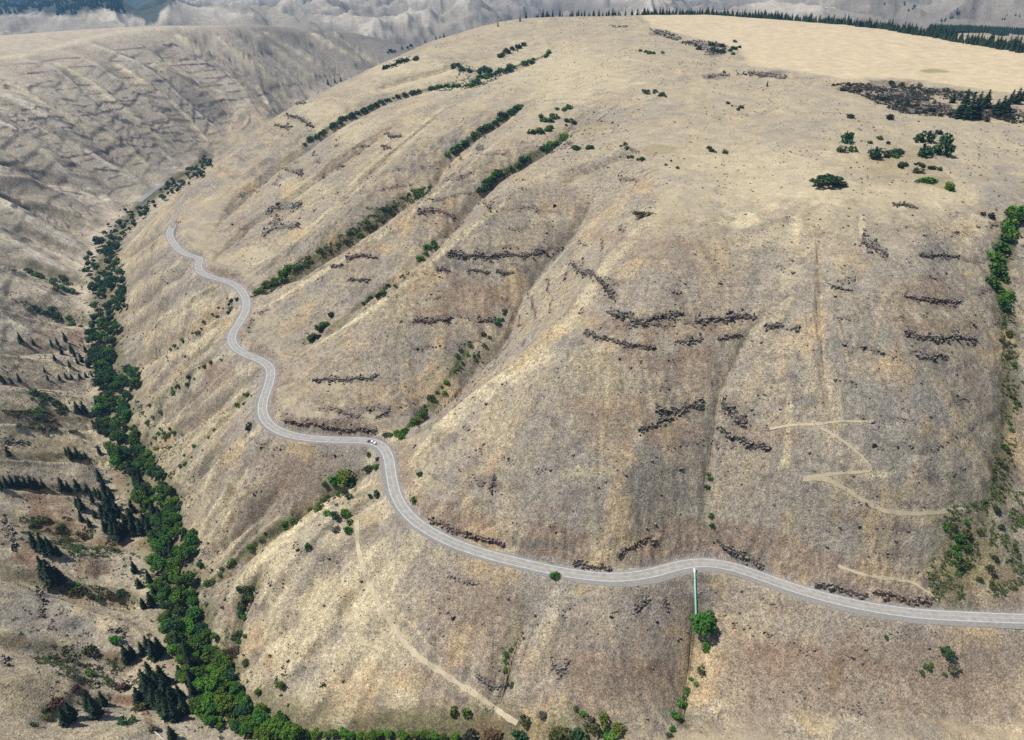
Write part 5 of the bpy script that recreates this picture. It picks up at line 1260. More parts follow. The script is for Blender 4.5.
# ---------------------------------------------------------------- bushes one can count
BUSHES = []
def bush(u, v, r, kind, label, group=None, wide=1.0, tall=1.0):
    P, mpp = put(u, v + r * .35, .12)
    BUSHES.append((r * math.sqrt(wide * tall) + (100 if group is None else 0), P, max(.6, r * mpp * 1.42), kind, label, group, wide, tall, random.randrange(4), random.uniform(0, 6.28)))

def chain(px, n, r, spread, kinds, label, seed=1):
    rs = np.random.default_rng(seed); L = smooth_line(px, 1, 2)
    for i in range(n):
        k = rs.integers(len(L)); rr_ = r * rs.uniform(.6, 1.4)
        bush(L[k, 0] + rs.normal(0, spread), L[k, 1] + rs.normal(0, spread * .55), rr_, kinds[rs.integers(len(kinds))], label, 'bushes: ' + label)

def grow_bushes(limit=298):
    """the bushes that show largest are things of their own, the small rest is one mass of scrub"""
    BUSHES.sort(key=lambda b: -b[0])
    for _, P, R, kind, label, group, wide, tall, k, a in BUSHES[:limit]:
        o = child('bush', SH[kind][k], None)
        o.location = P; o.scale = (R * wide, R, R * tall); o.rotation_euler.z = a if wide == 1 else 0
        tag(o, label, 'bush', group)
    rest = BUSHES[limit:]; mats = []; V = []; F = []; MI = []; off = 0
    for _, P, R, kind, label, group, wide, tall, k, a in rest:
        me = SH[kind][k]; lm = me.materials[0]
        if lm not in mats: mats.append(lm)
        n = len(me.vertices); co = np.empty(n * 3, np.float32); me.vertices.foreach_get('co', co); co = co.reshape(-1, 3)
        c, s_ = math.cos(a), math.sin(a)
        V.append(np.stack([(co[:, 0] * c - co[:, 1] * s_) * R * wide, (co[:, 0] * s_ + co[:, 1] * c) * R, co[:, 2] * R * tall], -1) + np.array(P))
        q = [tuple(p.vertices) for p in me.polygons if len(p.vertices) == 4]
        F.append(np.array(q, np.int32) + off); MI += [mats.index(lm)] * len(q); off += n
    o = mesh_obj('scrub', np.concatenate(V), np.concatenate(F), mats)
    o.data.polygons.foreach_set('material_index', np.array(MI, np.int32))
    tag(o, 'small scrub scattered along the gullies and hollows', 'scrub', kind='stuff')
    print('bushes', len(BUSHES))

for u, v, r, kd, lab, w, t in [
    (555, 576, 4.6, 'green', 'round green bush on the downhill edge of the road', 1, 1), (709, 613, 4, 'green', 'small green bush right of the tree below the teal pipe', 1, 1), (712, 619, 4, 'green', 'second small bush right of the tree below the teal pipe', 1, 1),
    (946, 652, 6.5, 'deep', 'round dark bush alone on the lower right slope', 1, 1.1), (951, 666, 6, 'sage', 'grey bush just below the round dark bush of the lower right slope', 1, .7), (926, 666, 3.6, 'green', 'small green bush lower left of the round dark bush', 1, 1), (921, 672, 2.6, 'green', 'tiny green bush lowest left of the round dark bush', 1, 1),
    (931, 664, 2.2, 'yellow', 'tiny yellowish bush left of the round dark bush', 1, 1), (944, 674, 2.2, 'green', 'tiny green bush under the grey bush of the lower right slope', 1, 1), (886, 637, 2.2, 'deep', 'tiny dark bush alone under the right-hand straight', 1, 1),
    (846, 140, 6.5, 'deep', 'dark bush at the left of the rim bush group', 1, 1.2), (841, 150, 4.5, 'olive', 'olive bush left and below in the rim bush group', 1, 1), (853, 150, 4.2, 'green', 'small green bush at the left of the rim bush group', 1, 1), (874, 155, 7, 'deep', 'round dark bush in the middle of the rim bush group', 1, 1.1), (895, 153, 5, 'deep', 'dark bush left of the pale boulder on the rim', 1, 1),
    (924, 139, 7.5, 'deep', 'upper dark round bush of the pair right of the pale boulder', 1, 1.1), (924, 153, 7.5, 'deep', 'lower dark round bush of the pair right of the pale boulder', 1, 1.1), (944, 142, 7, 'deep', 'upper half of the tall dark bush at the right of the rim group', 1, 1.2), (942, 152, 8.5, 'deep', 'lower half of the tall dark bush at the right of the rim group', 1, 1.2), (938, 133, 3.5, 'dark', 'small dark bush above the tall one of the rim group', 1, 1),
    (929, 180, 5.5, 'green', 'flat wide green bush below the rim bush group', 1.8, .7), (949, 187, 5.5, 'fresh', 'bright green bush at the lower right of the rim bush group', 1, 1), (918, 171, 4, 'olive', 'olive bush below the pale boulder on the rim', 1.3, .8), (890, 118, 4, 'dark', 'dark bush just below the rubble field', 1, 1), (850, 117, 3.5, 'dark', 'dark round bush alone above the rim bush group', 1, 1),
    (983, 214, 2.6, 'dark', 'small dark bush left of the green draw at right', 1, 1), (991, 216, 4, 'dark', 'larger dark bush left of the green draw at right', 1, 1),
    (645, 214, 5, 'olive', 'wide olive bush on the bare slope left of the pale grass patch', 1.8, .6), (420, 474, 3, 'deep', 'dark bush on the slope right of the sharp bend', 1, 1), (414, 500, 3.6, 'green', 'green bush on the uphill verge below the sharp bend', .8, 1.2), (345, 476, 7.5, 'yellow', 'yellowish green bush at the top of the clump below the sharp bend', 1.2, 1),
    (337, 482, 7, 'green', 'large green bush in the clump below the sharp bend', 1.1, 1), (350, 484, 5.5, 'deep', 'dark bush at the right of the clump below the sharp bend', 1, 1), (370, 468, 5, 'dark', 'grey dark bush between the clump and the road bend', 1.3, .8), (377, 467, 3.6, 'green', 'small green bush next to the road at the sharp bend', 1, 1), (349, 497, 4.2, 'deep', 'dark bush on the grassy spur below the clump', 1, 1), (377, 495, 4.5, 'deep', 'dark bush beside the road under the sharp bend', .8, 1.1), (370, 496, 2.5, 'deep', 'tiny dark bush beside the dark one under the sharp bend', 1, 1),
    (345, 514, 5, 'green', 'green bush at the top of the lower spur group', 1, 1), (335, 515, 4.5, 'deep', 'dark bush in the middle of the lower spur group', 1, 1), (327, 513, 3.8, 'fresh', 'bright bush at the left of the lower spur group', 1, 1), (351, 522, 3.4, 'green', 'green bush at the right of the lower spur group', 1, 1), (348, 531, 4.4, 'green', 'lowest green bush of the lower spur group', .9, 1.1), (336, 529, 4.2, 'sage', 'grey bush at the foot of the lower spur group', 1, .8), (308, 547, 3.6, 'green', 'lone green bush on the grassy spur', .8, 1.2),
    (249, 427, 4, 'deep', 'dark bush standing alone left of the road loop', .8, 1.4), (369, 455, 2.6, 'green', 'small green bush inside the sharp bend', .8, 1.2), (377, 459, 2.2, 'dark', 'tiny dark bush inside the sharp bend', 1, 1), (388, 434, 3.4, 'olive', 'olive bush at the uphill side of the sharp bend', 1.4, .8),
    (591, 724, 7, 'olive', 'olive bush in the middle of the bottom edge group', 1, 1), (603, 719, 6.5, 'yellow', 'yellowish bush at the right of the bottom edge group', .8, 1.2), (563, 733, 9, 'olive', 'wide olive bush at the left of the bottom edge group', 1.2, .9), (581, 737, 7, 'deep', 'deep green bush at the bottom frame edge', 1.1, 1), (609, 735, 6, 'fresh', 'bright bush at the bottom frame edge', 1.2, .8), (617, 727, 6, 'yellow', 'pale yellowish bush at the far right of the bottom edge group', 1.2, .8),
    (582, 713, 3, 'fresh', 'small bright bush above the bottom edge group', 1, 1), (576, 708, 2.6, 'olive', 'small olive bush topmost of the bottom edge group', 1, 1), (543, 714, 3.8, 'sage', 'small grey bush left above the bottom edge group', 1, 1), (525, 721, 5.5, 'olive', 'dull olive bush at the lower end of the dirt track', 1, 1), (519, 735, 6.5, 'deep', 'dark blue green bush under the end of the dirt track', 1, 1), (453, 712, 5, 'yellow', 'upright yellowish bush left of the dirt track', .7, 1.4), (467, 714, 5, 'fresh', 'upright bright bush left of the dirt track', .7, 1.4), (471, 735, 7, 'dark', 'dark bluish bush at the bottom edge left of the dirt track', 1, 1), (490, 733, 7, 'rust', 'russet bush at the bottom edge left of the dirt track', 1.3, .7),
    (57, 703, 7, 'rust', 'russet bush left of the bottom left firs', 1, 1), (45, 710, 3.4, 'olive', 'small olive bush left of the russet bush', 1, 1), (47, 717, 3, 'yellow', 'small yellowish bush left of the bottom left firs', 1, 1), (34, 725, 3.2, 'deep', 'small dark bush alone near the bottom left corner', 1, 1), (76, 688, 4, 'rust', 'round russet bush above the bottom left firs', 1, 1), (122, 687, 5, 'rust', 'round russet bush between the firs and the creek', 1, 1), (89, 674, 4, 'fresh', 'bright round bush above the bottom left firs', 1, 1), (110, 683, 4, 'olive', 'olive bush left of the russet one near the creek', 1, 1), (123, 722, 5, 'deep', 'dark bush right of the bottom left firs', 1.1, 1), (132, 720, 3.6, 'green', 'green bush right of the bottom left firs', 1, 1), (152, 729, 5, 'sage', 'grey bush at the head of the pale fallen log', 1, 1), (140, 708, 6, 'olive', 'olive bush between the dark bush and the creek stand', 1.2, .9), (115, 640, 5, 'green', 'green bush at the foot of the pale left spur', 1.1, .9), (91, 650, 6, 'olive', 'upright olive bush under the pale left spur', .8, 1.3), (75, 586, 5, 'fresh', 'bright bush right of the lone fir clump', 1.2, .8)]:
    bush(u, v, r, kd, lab, None, w, t)

chain([(520, 105), (505, 117), (480, 132), (462, 145), (446, 156)], 34, 3.0, 1.6, ['green', 'deep'], 'dark green bush in the diagonal leafy line on the upper mountain', 1)
chain([(553, 52), (535, 60), (515, 66), (495, 73), (480, 80), (470, 86)], 34, 2.6, 2.2, ['deep', 'green'], 'dark green bush in the topmost leafy line near the skyline', 2)
chain([(488, 70), (470, 72), (455, 68)], 12, 2.4, 3, ['deep'], 'dark green bush in the broad thicket under the topmost leafy line', 3)
chain([(525, 45), (512, 49), (500, 55)], 10, 2.4, 1.5, ['deep', 'dark'], 'dark green bush in the short upper thicket near the skyline', 4)
chain([(470, 86), (440, 87), (425, 90), (400, 96), (385, 101)], 26, 2.0, 1.0, ['deep', 'green'], 'small dark bush in the thin leafy line over the rounded slope', 5)
chain([(384, 101), (360, 112), (340, 121), (322, 132), (304, 145)], 34, 2.3, 1.0, ['deep', 'green'], 'dark bush in the long leafy line down the left shoulder', 6)
chain([(418, 58), (400, 62), (384, 69)], 16, 2.0, 1.2, ['deep', 'dark'], 'small dark bush in the short lines near the left skyline', 7)
chain([(412, 46), (398, 50), (386, 53)], 9, 1.7, 1.0, ['deep', 'dark'], 'tiny dark bush on the left skyline brow', 8)
chain([(462, 63), (452, 66)], 5, 2.0, 1.2, ['deep'], 'dark bush in the small clump left of the broad thicket', 9)
chain([(566, 138), (552, 145), (535, 153), (520, 164), (505, 170), (490, 181), (478, 194)], 36, 3.2, 1.8, ['green', 'fresh', 'deep'], 'green bush in the curving leafy chain in the middle of the mountain', 10)
chain([(565, 108), (552, 114), (540, 121), (560, 120), (575, 125)], 18, 2.6, 4, ['green', 'olive', 'deep'], 'green bush scattered over the hollow above the curving chain', 11)
chain([(556, 126), (545, 130), (530, 133)], 9, 2.6, 1.6, ['green'], 'green bush in the short row above the curving chain', 12)
chain([(568, 148), (580, 148), (592, 148)], 7, 2.3, 1.4, ['green', 'deep'], 'green bush trailing right of the curving chain', 13)
chain([(470, 345), (455, 372), (440, 390), (425, 408)], 16, 2.4, 3, ['green', 'fresh', 'olive'], 'green bush in the gully above the vehicle, upper half', 14)
chain([(425, 410), (415, 420), (405, 430), (399, 437)], 14, 2.9, 2.4, ['fresh', 'green', 'yellow'], 'green bush in the gully above the vehicle, lower half', 15)
chain([(505, 310), (490, 330), (482, 345), (475, 360)], 12, 2.0, 2, ['olive', 'green'], 'small bush high in the gully left of the streaky crest', 16)
chain([(434, 242), (424, 255), (414, 266)], 9, 2.6, 1.3, ['green', 'fresh'], 'green bush in the narrow gully under the reddish ledge', 17)
chain([(405, 273), (393, 284), (380, 294), (362, 304)], 16, 2.0, 1.2, ['olive', 'green', 'dark'], 'small bush strung along the narrow gully by the pale crest', 18)
chain([(338, 308), (328, 322), (316, 334), (307, 343)], 13, 2.7, 2.2, ['green', 'dark', 'olive'], 'bush in the gully mouth above the inner road loop', 19)
chain([(430, 188), (400, 203), (370, 228), (345, 240), (318, 258), (290, 272), (262, 292)], 42, 2.6, 4, ['green', 'olive', 'deep', 'yellow'], 'bush in the wide olive gully that meets the road at left', 20)
chain([(305, 262), (285, 272), (268, 284), (256, 294)], 12, 3.2, 2.5, ['green', 'fresh'], 'bright bush at the mouth of the wide olive gully', 21)
chain([(345, 488), (325, 500), (310, 512), (285, 526), (265, 537), (245, 552), (225, 570), (205, 585)], 30, 2.6, 2.0, ['green', 'olive', 'fresh'], 'green bush in the diagonal line down to the creek below the bend', 22)
chain([(250, 590), (242, 605), (240, 620), (238, 636), (243, 642)], 18, 3.3, 2.6, ['green', 'olive', 'deep'], 'green bush in the upright thicket right of the creek belt', 23)
chain([(232, 655), (240, 665), (222, 640)], 9, 3.0, 5, ['olive', 'sage', 'rust'], 'dull bush on the slope between the thicket and the creek belt', 24)
chain([(1017, 208), (1012, 222), (1008, 236), (1003, 250), (997, 262), (996, 276), (1001, 290), (1006, 303)], 40, 5.0, 3.5, ['green', 'fresh', 'deep'], 'leafy green bush in the dense draw at the right edge', 25)
chain([(1008, 305), (1007, 325), (1010, 350), (1012, 380), (1010, 410), (1006, 440), (1000, 465), (1004, 490)], 30, 2.3, 3.5, ['olive', 'olive', 'green'], 'olive green bush in the thinner lower part of the right-edge draw', 26)
chain([(960, 525), (965, 540), (955, 552), (962, 565), (950, 580)], 22, 3.6, 6, ['deep', 'olive', 'green'], 'bush in the green hollow above the right-hand straight', 27)
chain([(1000, 500), (990, 520), (1000, 560), (985, 590)], 12, 2.6, 8, ['olive', 'deep', 'dark'], 'scattered bush right of the green hollow', 28)
chain([(703, 640), (707, 652), (702, 668), (690, 680), (684, 700), (674, 720), (672, 735)], 22, 2.9, 2.2, ['green', 'olive', 'fresh'], 'green bush in the line below the tree at the teal pipe', 29)
chain([(712, 466), (706, 500), (711, 513), (713, 547)], 8, 2.2, 1.5, ['green', 'deep'], 'small green bush in the central gully above the road', 30)
chain([(530, 615), (538, 622), (526, 634), (512, 645), (508, 657), (507, 690)], 15, 2.1, 3, ['fresh', 'green', 'olive'], 'small green bush in the gully on the lower middle slope', 31)
chain([(222, 352), (200, 372), (170, 392), (140, 410)], 14, 1.8, 2.5, ['olive', 'dark', 'green'], 'small bush in the side gully below the left road loop', 32)
chain([(232, 300), (200, 330), (160, 355)], 14, 1.8, 3, ['dark', 'olive', 'green'], 'small bush in the side gully below the upper left road', 33)
chain([(232, 298), (230, 308), (225, 318)], 6, 1.8, 2, ['dark', 'green'], 'small dark bush under the road at the upper left bend', 34)
chain([(250, 392), (225, 420), (200, 445), (175, 470), (155, 490)], 18, 2.0, 3, ['green', 'olive', 'fresh'], 'small green bush in the side gully left of the road loop', 35)
chain([(150, 415), (160, 440), (150, 455), (170, 430)], 18, 2.2, 7, ['green', 'olive', 'yellow'], 'scattered bush on the right bank beside the creek belt', 36)
chain([(40, 395), (60, 400), (50, 405), (65, 412), (30, 412)], 18, 2.8, 6, ['yellow', 'olive', 'green'], 'yellowish bush in the patch left of the creek under the fir row', 37)
chain([(20, 418), (50, 422), (75, 425), (60, 430), (30, 428)], 16, 2.2, 6, ['olive', 'rust', 'green'], 'small bush along the russet shelf on the left bank', 38)
chain([(30, 270), (50, 278), (75, 285), (60, 290)], 18, 2.6, 5, ['olive', 'green', 'yellow'], 'olive bush in the upper green side draw of the left bank', 39)
chain([(25, 308), (55, 312), (80, 322), (60, 318)], 18, 2.6, 5, ['olive', 'green', 'deep'], 'olive bush in the lower green side draw of the left bank', 40)
chain([(30, 520), (60, 528), (90, 540), (75, 548), (110, 552)], 22, 2.6, 7, ['rust', 'olive', 'dark', 'green'], 'bush scattered over the russet hollow by the lone firs', 41)
chain([(60, 590), (90, 592), (115, 598), (130, 590)], 16, 3.0, 5, ['olive', 'deep', 'rust'], 'bush in the brown hollow above the pale left spur', 42)
chain([(40, 655), (70, 660), (95, 672), (115, 668), (130, 680)], 16, 2.3, 6, ['olive', 'sage', 'rust', 'green'], 'small bush on the flat below the pale left spur', 43)
chain([(735, 38), (745, 46), (720, 50), (700, 47)], 14, 2.2, 5, ['dark', 'deep'], 'dark bush among the rocks on the plateau brow', 44)
chain([(640, 52), (655, 53), (663, 52)], 7, 1.8, 1.5, ['olive', 'green'], 'olive bush in the small row on the plateau slope', 45)
chain([(642, 94), (655, 91), (665, 98)], 9, 2.0, 2.5, ['deep', 'olive'], 'dark bush in the small group on the upper slope', 46)
chain([(715, 151), (708, 148), (720, 153)], 6, 2.2, 2.5, ['deep', 'olive'], 'dark bush in the small knot below the plateau', 47)
chain([(735, 106), (745, 109), (725, 104)], 8, 1.6, 3, ['olive', 'deep'], 'olive bush in the sparse row below the field edge', 48)
chain([(622, 146), (632, 152), (625, 160), (640, 156), (680, 166)], 12, 2.2, 4, ['green', 'olive'], 'green bush in the loose group left of the bare track-like ridge', 49)
chain([(835, 85), (850, 90), (870, 96), (900, 102), (930, 112), (955, 117), (1015, 118)], 44, 2.4, 3, ['dark', 'dark', 'sage'], 'dark scrubby bush in the rubble field on the plateau edge', 50)
chain([(890, 84), (920, 88), (950, 92)], 22, 2.2, 1.6, ['dark', 'sage'], 'dark scrubby bush in the rear strip of the rubble field', 51)
chain([(885, 150), (905, 160), (912, 175), (890, 135), (865, 148), (935, 170)], 22, 2.6, 6, ['olive', 'dark', 'green'], 'low scattered bush among the rim bush group', 52)
grow_bushes()
_P, _ = put(826, 186, 3.0)
_o = child('bush', BL['dark'][1][1], None); _o.location = _P; _o.scale = (3.6, 2.3, 1.25); tag(_o, 'broad dark mound of a bush standing alone on the rim', 'bush')
# ---------------------------------------------------------------- the pickup on the road, the teal pipe, log and boulders
def flat_mat(name, c, rough=.5, metal=0.0):
    m = mat(name, c, rough); b = m.node_tree.nodes['Principled BSDF']; b.inputs['Metallic'].default_value = metal
    b.inputs['Specular IOR Level'].default_value = .5
    return m
PAINT = flat_mat('white_car_paint', (.82, .83, .84), .35); GLASS = flat_mat('dark_window_glass', (.015, .02, .025), .1); TYRE = flat_mat('tyre_rubber', (.02, .02, .02), .9)
RIM = flat_mat('wheel_rim', (.5, .5, .52), .35, .8); BED = flat_mat('dark_bed_liner', (.030, .045, .065), .6); LAMP = flat_mat('headlight_glass', (.85, .86, .88), .15); TAIL = flat_mat('tail_light_red', (.35, .02, .02), .3); TRIM = flat_mat('black_trim', (.03, .03, .03), .6)

def bm_obj(name, bm, m, parent, bevel=0.0):
    if bevel: bmesh.ops.bevel(bm, geom=bm.edges[:], offset=bevel, segments=2, profile=.6, affect='EDGES')
    bmesh.ops.recalc_face_normals(bm, faces=bm.faces[:])
    me = bpy.data.meshes.new(name); bm.to_mesh(me); bm.free(); me.materials.append(m)
    o = bpy.data.objects.new(name, me); COL.objects.link(o); o.parent = parent
    return o
def box(bm, x0, x1, y0, y1, z0, z1, tx=(0, 0), ty=0.0):
    """box whose top is drawn in: tx front/rear, ty sides"""
    v = [bm.verts.new(p) for p in [(x0, y0, z0), (x1, y0, z0), (x1, y1, z0), (x0, y1, z0), (x0 + tx[0], y0 + ty, z1), (x1 - tx[1], y0 + ty, z1), (x1 - tx[1], y1 - ty, z1), (x0 + tx[0], y1 - ty, z1)]]
    for f in [(3, 2, 1, 0), (4, 5, 6, 7), (0, 1, 5, 4), (1, 2, 6, 5), (2, 3, 7, 6), (3, 0, 4, 7)]: bm.faces.new([v[i] for i in f])
def cyl(bm, c, r, w, n=16):
    a = [bm.verts.new((c[0] + r * math.cos(t), c[1] - w / 2, c[2] + r * math.sin(t))) for t in np.linspace(0, 2 * math.pi, n + 1)[:-1]]
    b = [bm.verts.new((x.co.x, c[1] + w / 2, x.co.z)) for x in a]
    for i in range(n): bm.faces.new((a[i], a[(i + 1) % n], b[(i + 1) % n], b[i]))
    bm.faces.new(a); bm.faces.new(b[::-1])

def pickup(loc, rz):
    t = empty('pickup_truck', loc, rz, 1.18)                                # nose along +X
    tag(t, 'white pickup with a dark open bed driving through the sharp bend', 'pickup truck')
    b = bmesh.new(); box(b, -3.2, 3.2, -1.02, 1.02, .48, 1.02, (.03, .10), .05); bm_obj('body', b, PAINT, t, .06)
    b = bmesh.new(); box(b, 1.35, 3.05, -.95, .95, 1.02, 1.28, (.05, .22), .10); bm_obj('hood', b, PAINT, t, .05)
    b = bmesh.new(); box(b, -.75, 1.55, -.96, .96, 1.02, 1.92, (.16, .72), .17); cab = bm_obj('cab', b, PAINT, t, .06)
    b = bmesh.new(); box(b, -.83, 1.46, -.985, .985, 1.28, 1.68, (.12, .34), .10); w = bm_obj('side_window', b, GLASS, t)
    v = bmesh.new(); q = [v.verts.new(p) for p in [(1.43, -.80, 1.22), (1.43, .80, 1.22), (.96, .70, 1.80), (.96, -.70, 1.80)]]
    for k in list(q): v.verts.new(k.co + Vector((-.05, 0, -.03)))
    v.verts.ensure_lookup_table(); v.faces.new(v.verts[:4])
    for i in range(4): v.faces.new((v.verts[i], v.verts[(i + 1) % 4], v.verts[4 + (i + 1) % 4], v.verts[4 + i]))
    v.faces.new(v.verts[4:8][::-1])
    o = bm_obj('windscreen', v, GLASS, t); o.location = (.04, 0, .02)
    b = bmesh.new(); box(b, -3.12, -.85, -.88, .88, 1.03, 1.08); bm_obj('bed_liner', b, BED, t)
    for s in (-1, 1):
        b = bmesh.new(); box(b, -3.15, -.82, s * .98 - .07, s * .98 + .07, 1.0, 1.42); bm_obj('bed_side', b, BED, t, .02)
        b = bmesh.new(); box(b, 3.03, 3.16, s * .74 - .2, s * .74 + .2, .80, .98); bm_obj('headlight', b, LAMP, t, .02)
        b = bmesh.new(); box(b, -3.24, -3.12, s * .93 - .07, s * .93 + .07, .70, 1.02); bm_obj('tail_light', b, TAIL, t)
        b = bmesh.new(); box(b, 1.0, 1.2, s * 1.12 - .12, s * 1.12 + .12, 1.25, 1.45); bm_obj('wing_mirror', b, TRIM, t, .02)
        for x in (-2.05, 2.05):
            b = bmesh.new(); cyl(b, (x, s * .90, .40), .40, .27); wh = bm_obj('wheel', b, TYRE, t)
            b = bmesh.new(); cyl(b, (x, s * 1.03, .40), .23, .05); bm_obj('rim', b, RIM, wh)
    b = bmesh.new(); box(b, -3.22, -3.10, -.95, .95, 1.0, 1.42); bm_obj('tailgate', b, BED, t, .02)
    b = bmesh.new(); box(b, -3.0, -1.1, -.80, .80, 1.08, 1.40, (.1, .1), .08); bm_obj('bed_cover', b, BED, t, .04)
    for x in (-3.28, 3.2):
        b = bmesh.new(); box(b, x - .08, x + .08, -.98, .98, .50, .72); bm_obj('bumper', b, TRIM, t, .03)
    return t
from mathutils import Vector
_c = hit(372.5, 441.5)[0]
_k = int(np.argmin(np.hypot(RL[:, 0] - _c[0], RL[:, 1] - _c[1])))
_d = RL[_k + 2, :2] - RL[_k - 2, :2]; _d /= np.linalg.norm(_d); _l = np.array([-_d[1], _d[0]])
_p = RL[_k, :2] + _l * 1.75
pickup((_p[0], _p[1], RL[_k, 2] + ZC + .175), math.atan2(-_d[1], -_d[0]))

# corrugated pipe down the fill below the road
def pipe():
    TEAL = mat('teal_pipe', (.2, .45, .4), .5, worn((.22, .47, .40), (.36, .60, .52), 1.2)); END = mat('galvanised_end', (.62, .63, .62), .45)
    P = hit(np.linspace(694.6, 696.0, 9), np.linspace(573, 615, 9)); P[:, 2] += ZC + .55
    L = resample(smooth_line(P, 1.0, 2), .5)
    c = L[0].copy(); L = L - c
    t = empty('drain_pipe', tuple(c)); tag(t, 'teal corrugated drain pipe running down the slope below the road', 'pipe')
    V, F = tube(L, [.60 + (.06 if i % 2 else 0) for i in range(len(L))], 12)
    o = mesh_obj('pipe', V, F, TEAL, t, smooth=True)
    d = L[0] - L[3]; d /= np.linalg.norm(d)
    V, F = tube([L[0] - d * .2, L[0] + d * .8, L[0] + d * 2.6 + np.array([0, 0, .15])], [.78, .80, 1.05], 12)
    mesh_obj('inlet', V, F, END, t)
    for k in (len(L) // 3, 2 * len(L) // 3):
        V, F = tube([L[k] - (L[k + 1] - L[k]) * .3, L[k] + (L[k + 1] - L[k]) * .3], [.72, .72], 12); mesh_obj('joint_collar', V, F, TEAL, t)
pipe()

# fallen log near the lower left and pale boulders on the rim
WOOD = mat('weathered_wood', (.5, .46, .42), .9, worn((.36, .33, .30), (.62, .58, .53), 1.5))
a, _ = put(152, 730); b_, _ = put(165, 741)
A = np.array(a); B = np.array(b_); A[2] += .4; B[2] += .35
parts = [tube([(0, 0, 0), (B - A) * .5 + np.array([.2, .1, .1]), B - A], [.48, .40, .22], 8)]
for f, s in ((.4, 1), (.6, -1), (.8, 1)):
    q = (B - A) * f; e = q + np.array([1.4 * s, .8, .5]); parts.append(tube([q, e], [.12, .03], 5))
o = mesh_obj('fallen_log', *join(parts), WOOD); o.location = A; tag(o, 'bleached fallen log at the lower end of the left bank', 'log')
for i, (u, v, s, lab) in enumerate([(903, 152, 2.6, 'pale boulder pile in the middle of the rim bush group'), (934, 158, 1.8, 'small pale boulder pile beside the tall dark bush of the rim group')]):
    P, mpp = put(u, v); rs = np.random.default_rng(i)
    C = np.column_stack([rs.normal(0, s * .7, (9 - 3 * i, 2)), np.zeros(9 - 3 * i)])
    V, F = blocks(C, s, rs, .9); o = mesh_obj('boulder_pile', V, F, PALE_ROCK); o.location = P; tag(o, lab, 'boulders')
# ---------------------------------------------------------------- what nobody could count
def scatter(n, r0, r1, spread, seed, grain, bias, cond):
    rs = np.random.default_rng(seed)
    th = rs.uniform(-spread, spread, n * 4); r = np.sqrt(rs.uniform(r0 ** 2, r1 ** 2, n * 4))
    x, y = r * np.sin(th), r * np.cos(th)
    k = fbm(x, y, grain, 4, seed, .6) + rs.uniform(-.25, .25, n * 4) > bias
    j = np.clip(np.searchsorted(G.th, th), 0, len(G.th) - 1); i = np.clip(np.searchsorted(G.r, r), 0, len(G.r) - 1)
    k &= (G.road_d[i, j] > 8) & (G.field[i, j] < .3) & cond(i, j, x, y)
    x, y = x[k][:n], y[k][:n]
    return np.stack([x, y, ground_z(x, y) + ZC], -1)

rs = np.random.default_rng(3)
P = scatter(17000, 230, 1000, .72, 21, 26, .22, lambda i, j, x, y: G.steep[i, j] > .25)
s = rs.gamma(1.6, .34, len(P)) + .25
V, F = blocks(np.zeros((len(P), 3)), 1.0, rs, .75, .3)
V = V.reshape(-1, 8, 3) * np.minimum(s, 1.15)[:, None, None] + P[:, None]
o = mesh_obj('scattered_rocks', V.reshape(-1, 3), F, GREY_ROCK); tag(o, 'loose grey rocks scattered over the slopes', 'rocks', kind='stuff')

def tufts(name, P, size, m, seed, lab, cat, k=9):
    rs = np.random.default_rng(seed); n = len(P)
    s = size * rs.uniform(.5, 1.5, n)
    d = rs.normal(size=(n, k, 3)); d /= np.linalg.norm(d, axis=2)[..., None]; d[..., 2] = np.abs(d[..., 2]) * .8
    C = P[:, None] + d * s[:, None, None] * rs.uniform(.4, 1, (n, k, 1))
    V, F = leaf_quads(C.reshape(-1, 3), .42 * size, rs, .3)
    o = mesh_obj(name, V, F, m); tag(o, lab, cat, kind='stuff')
P = scatter(9000, 230, 1250, .72, 33, 40, .20, lambda i, j, x, y: G.creek_d[i, j] > 12)
tufts('sagebrush', P, .55, SAGE, 4, 'grey sagebrush dotted over the dry grass', 'sagebrush')
P = scatter(3600, 230, 1500, .72, 39, 45, .24, lambda i, j, x, y: G.creek_d[i, j] > 12)
tufts('dark_shrubs', P, .75, DARK_SCRUB, 5, 'tiny dark shrubs dotted over the slopes', 'shrubs')
# weedy growth on the valley floor and the damp left bank
P = scatter(5200, 330, 1700, .72, 45, 30, -.15, lambda i, j, x, y: (G.creek_d[i, j] < 34))
tufts('creek_undergrowth', P, 1.7, LEAF_DARK, 6, 'olive undergrowth along the creek', 'undergrowth', 14)

P = scatter(3000, 560, 1850, .62, 47, 60, .12, lambda i, j, x, y: (G.steep[i, j] < .75) & (G.creek_d[i, j] > 60) & (x > -150))
tufts('plateau_shrubs', P, 1.15, DARK_SCRUB, 8, 'small dark shrubs dotted over the top of the mountain', 'shrubs', 10)
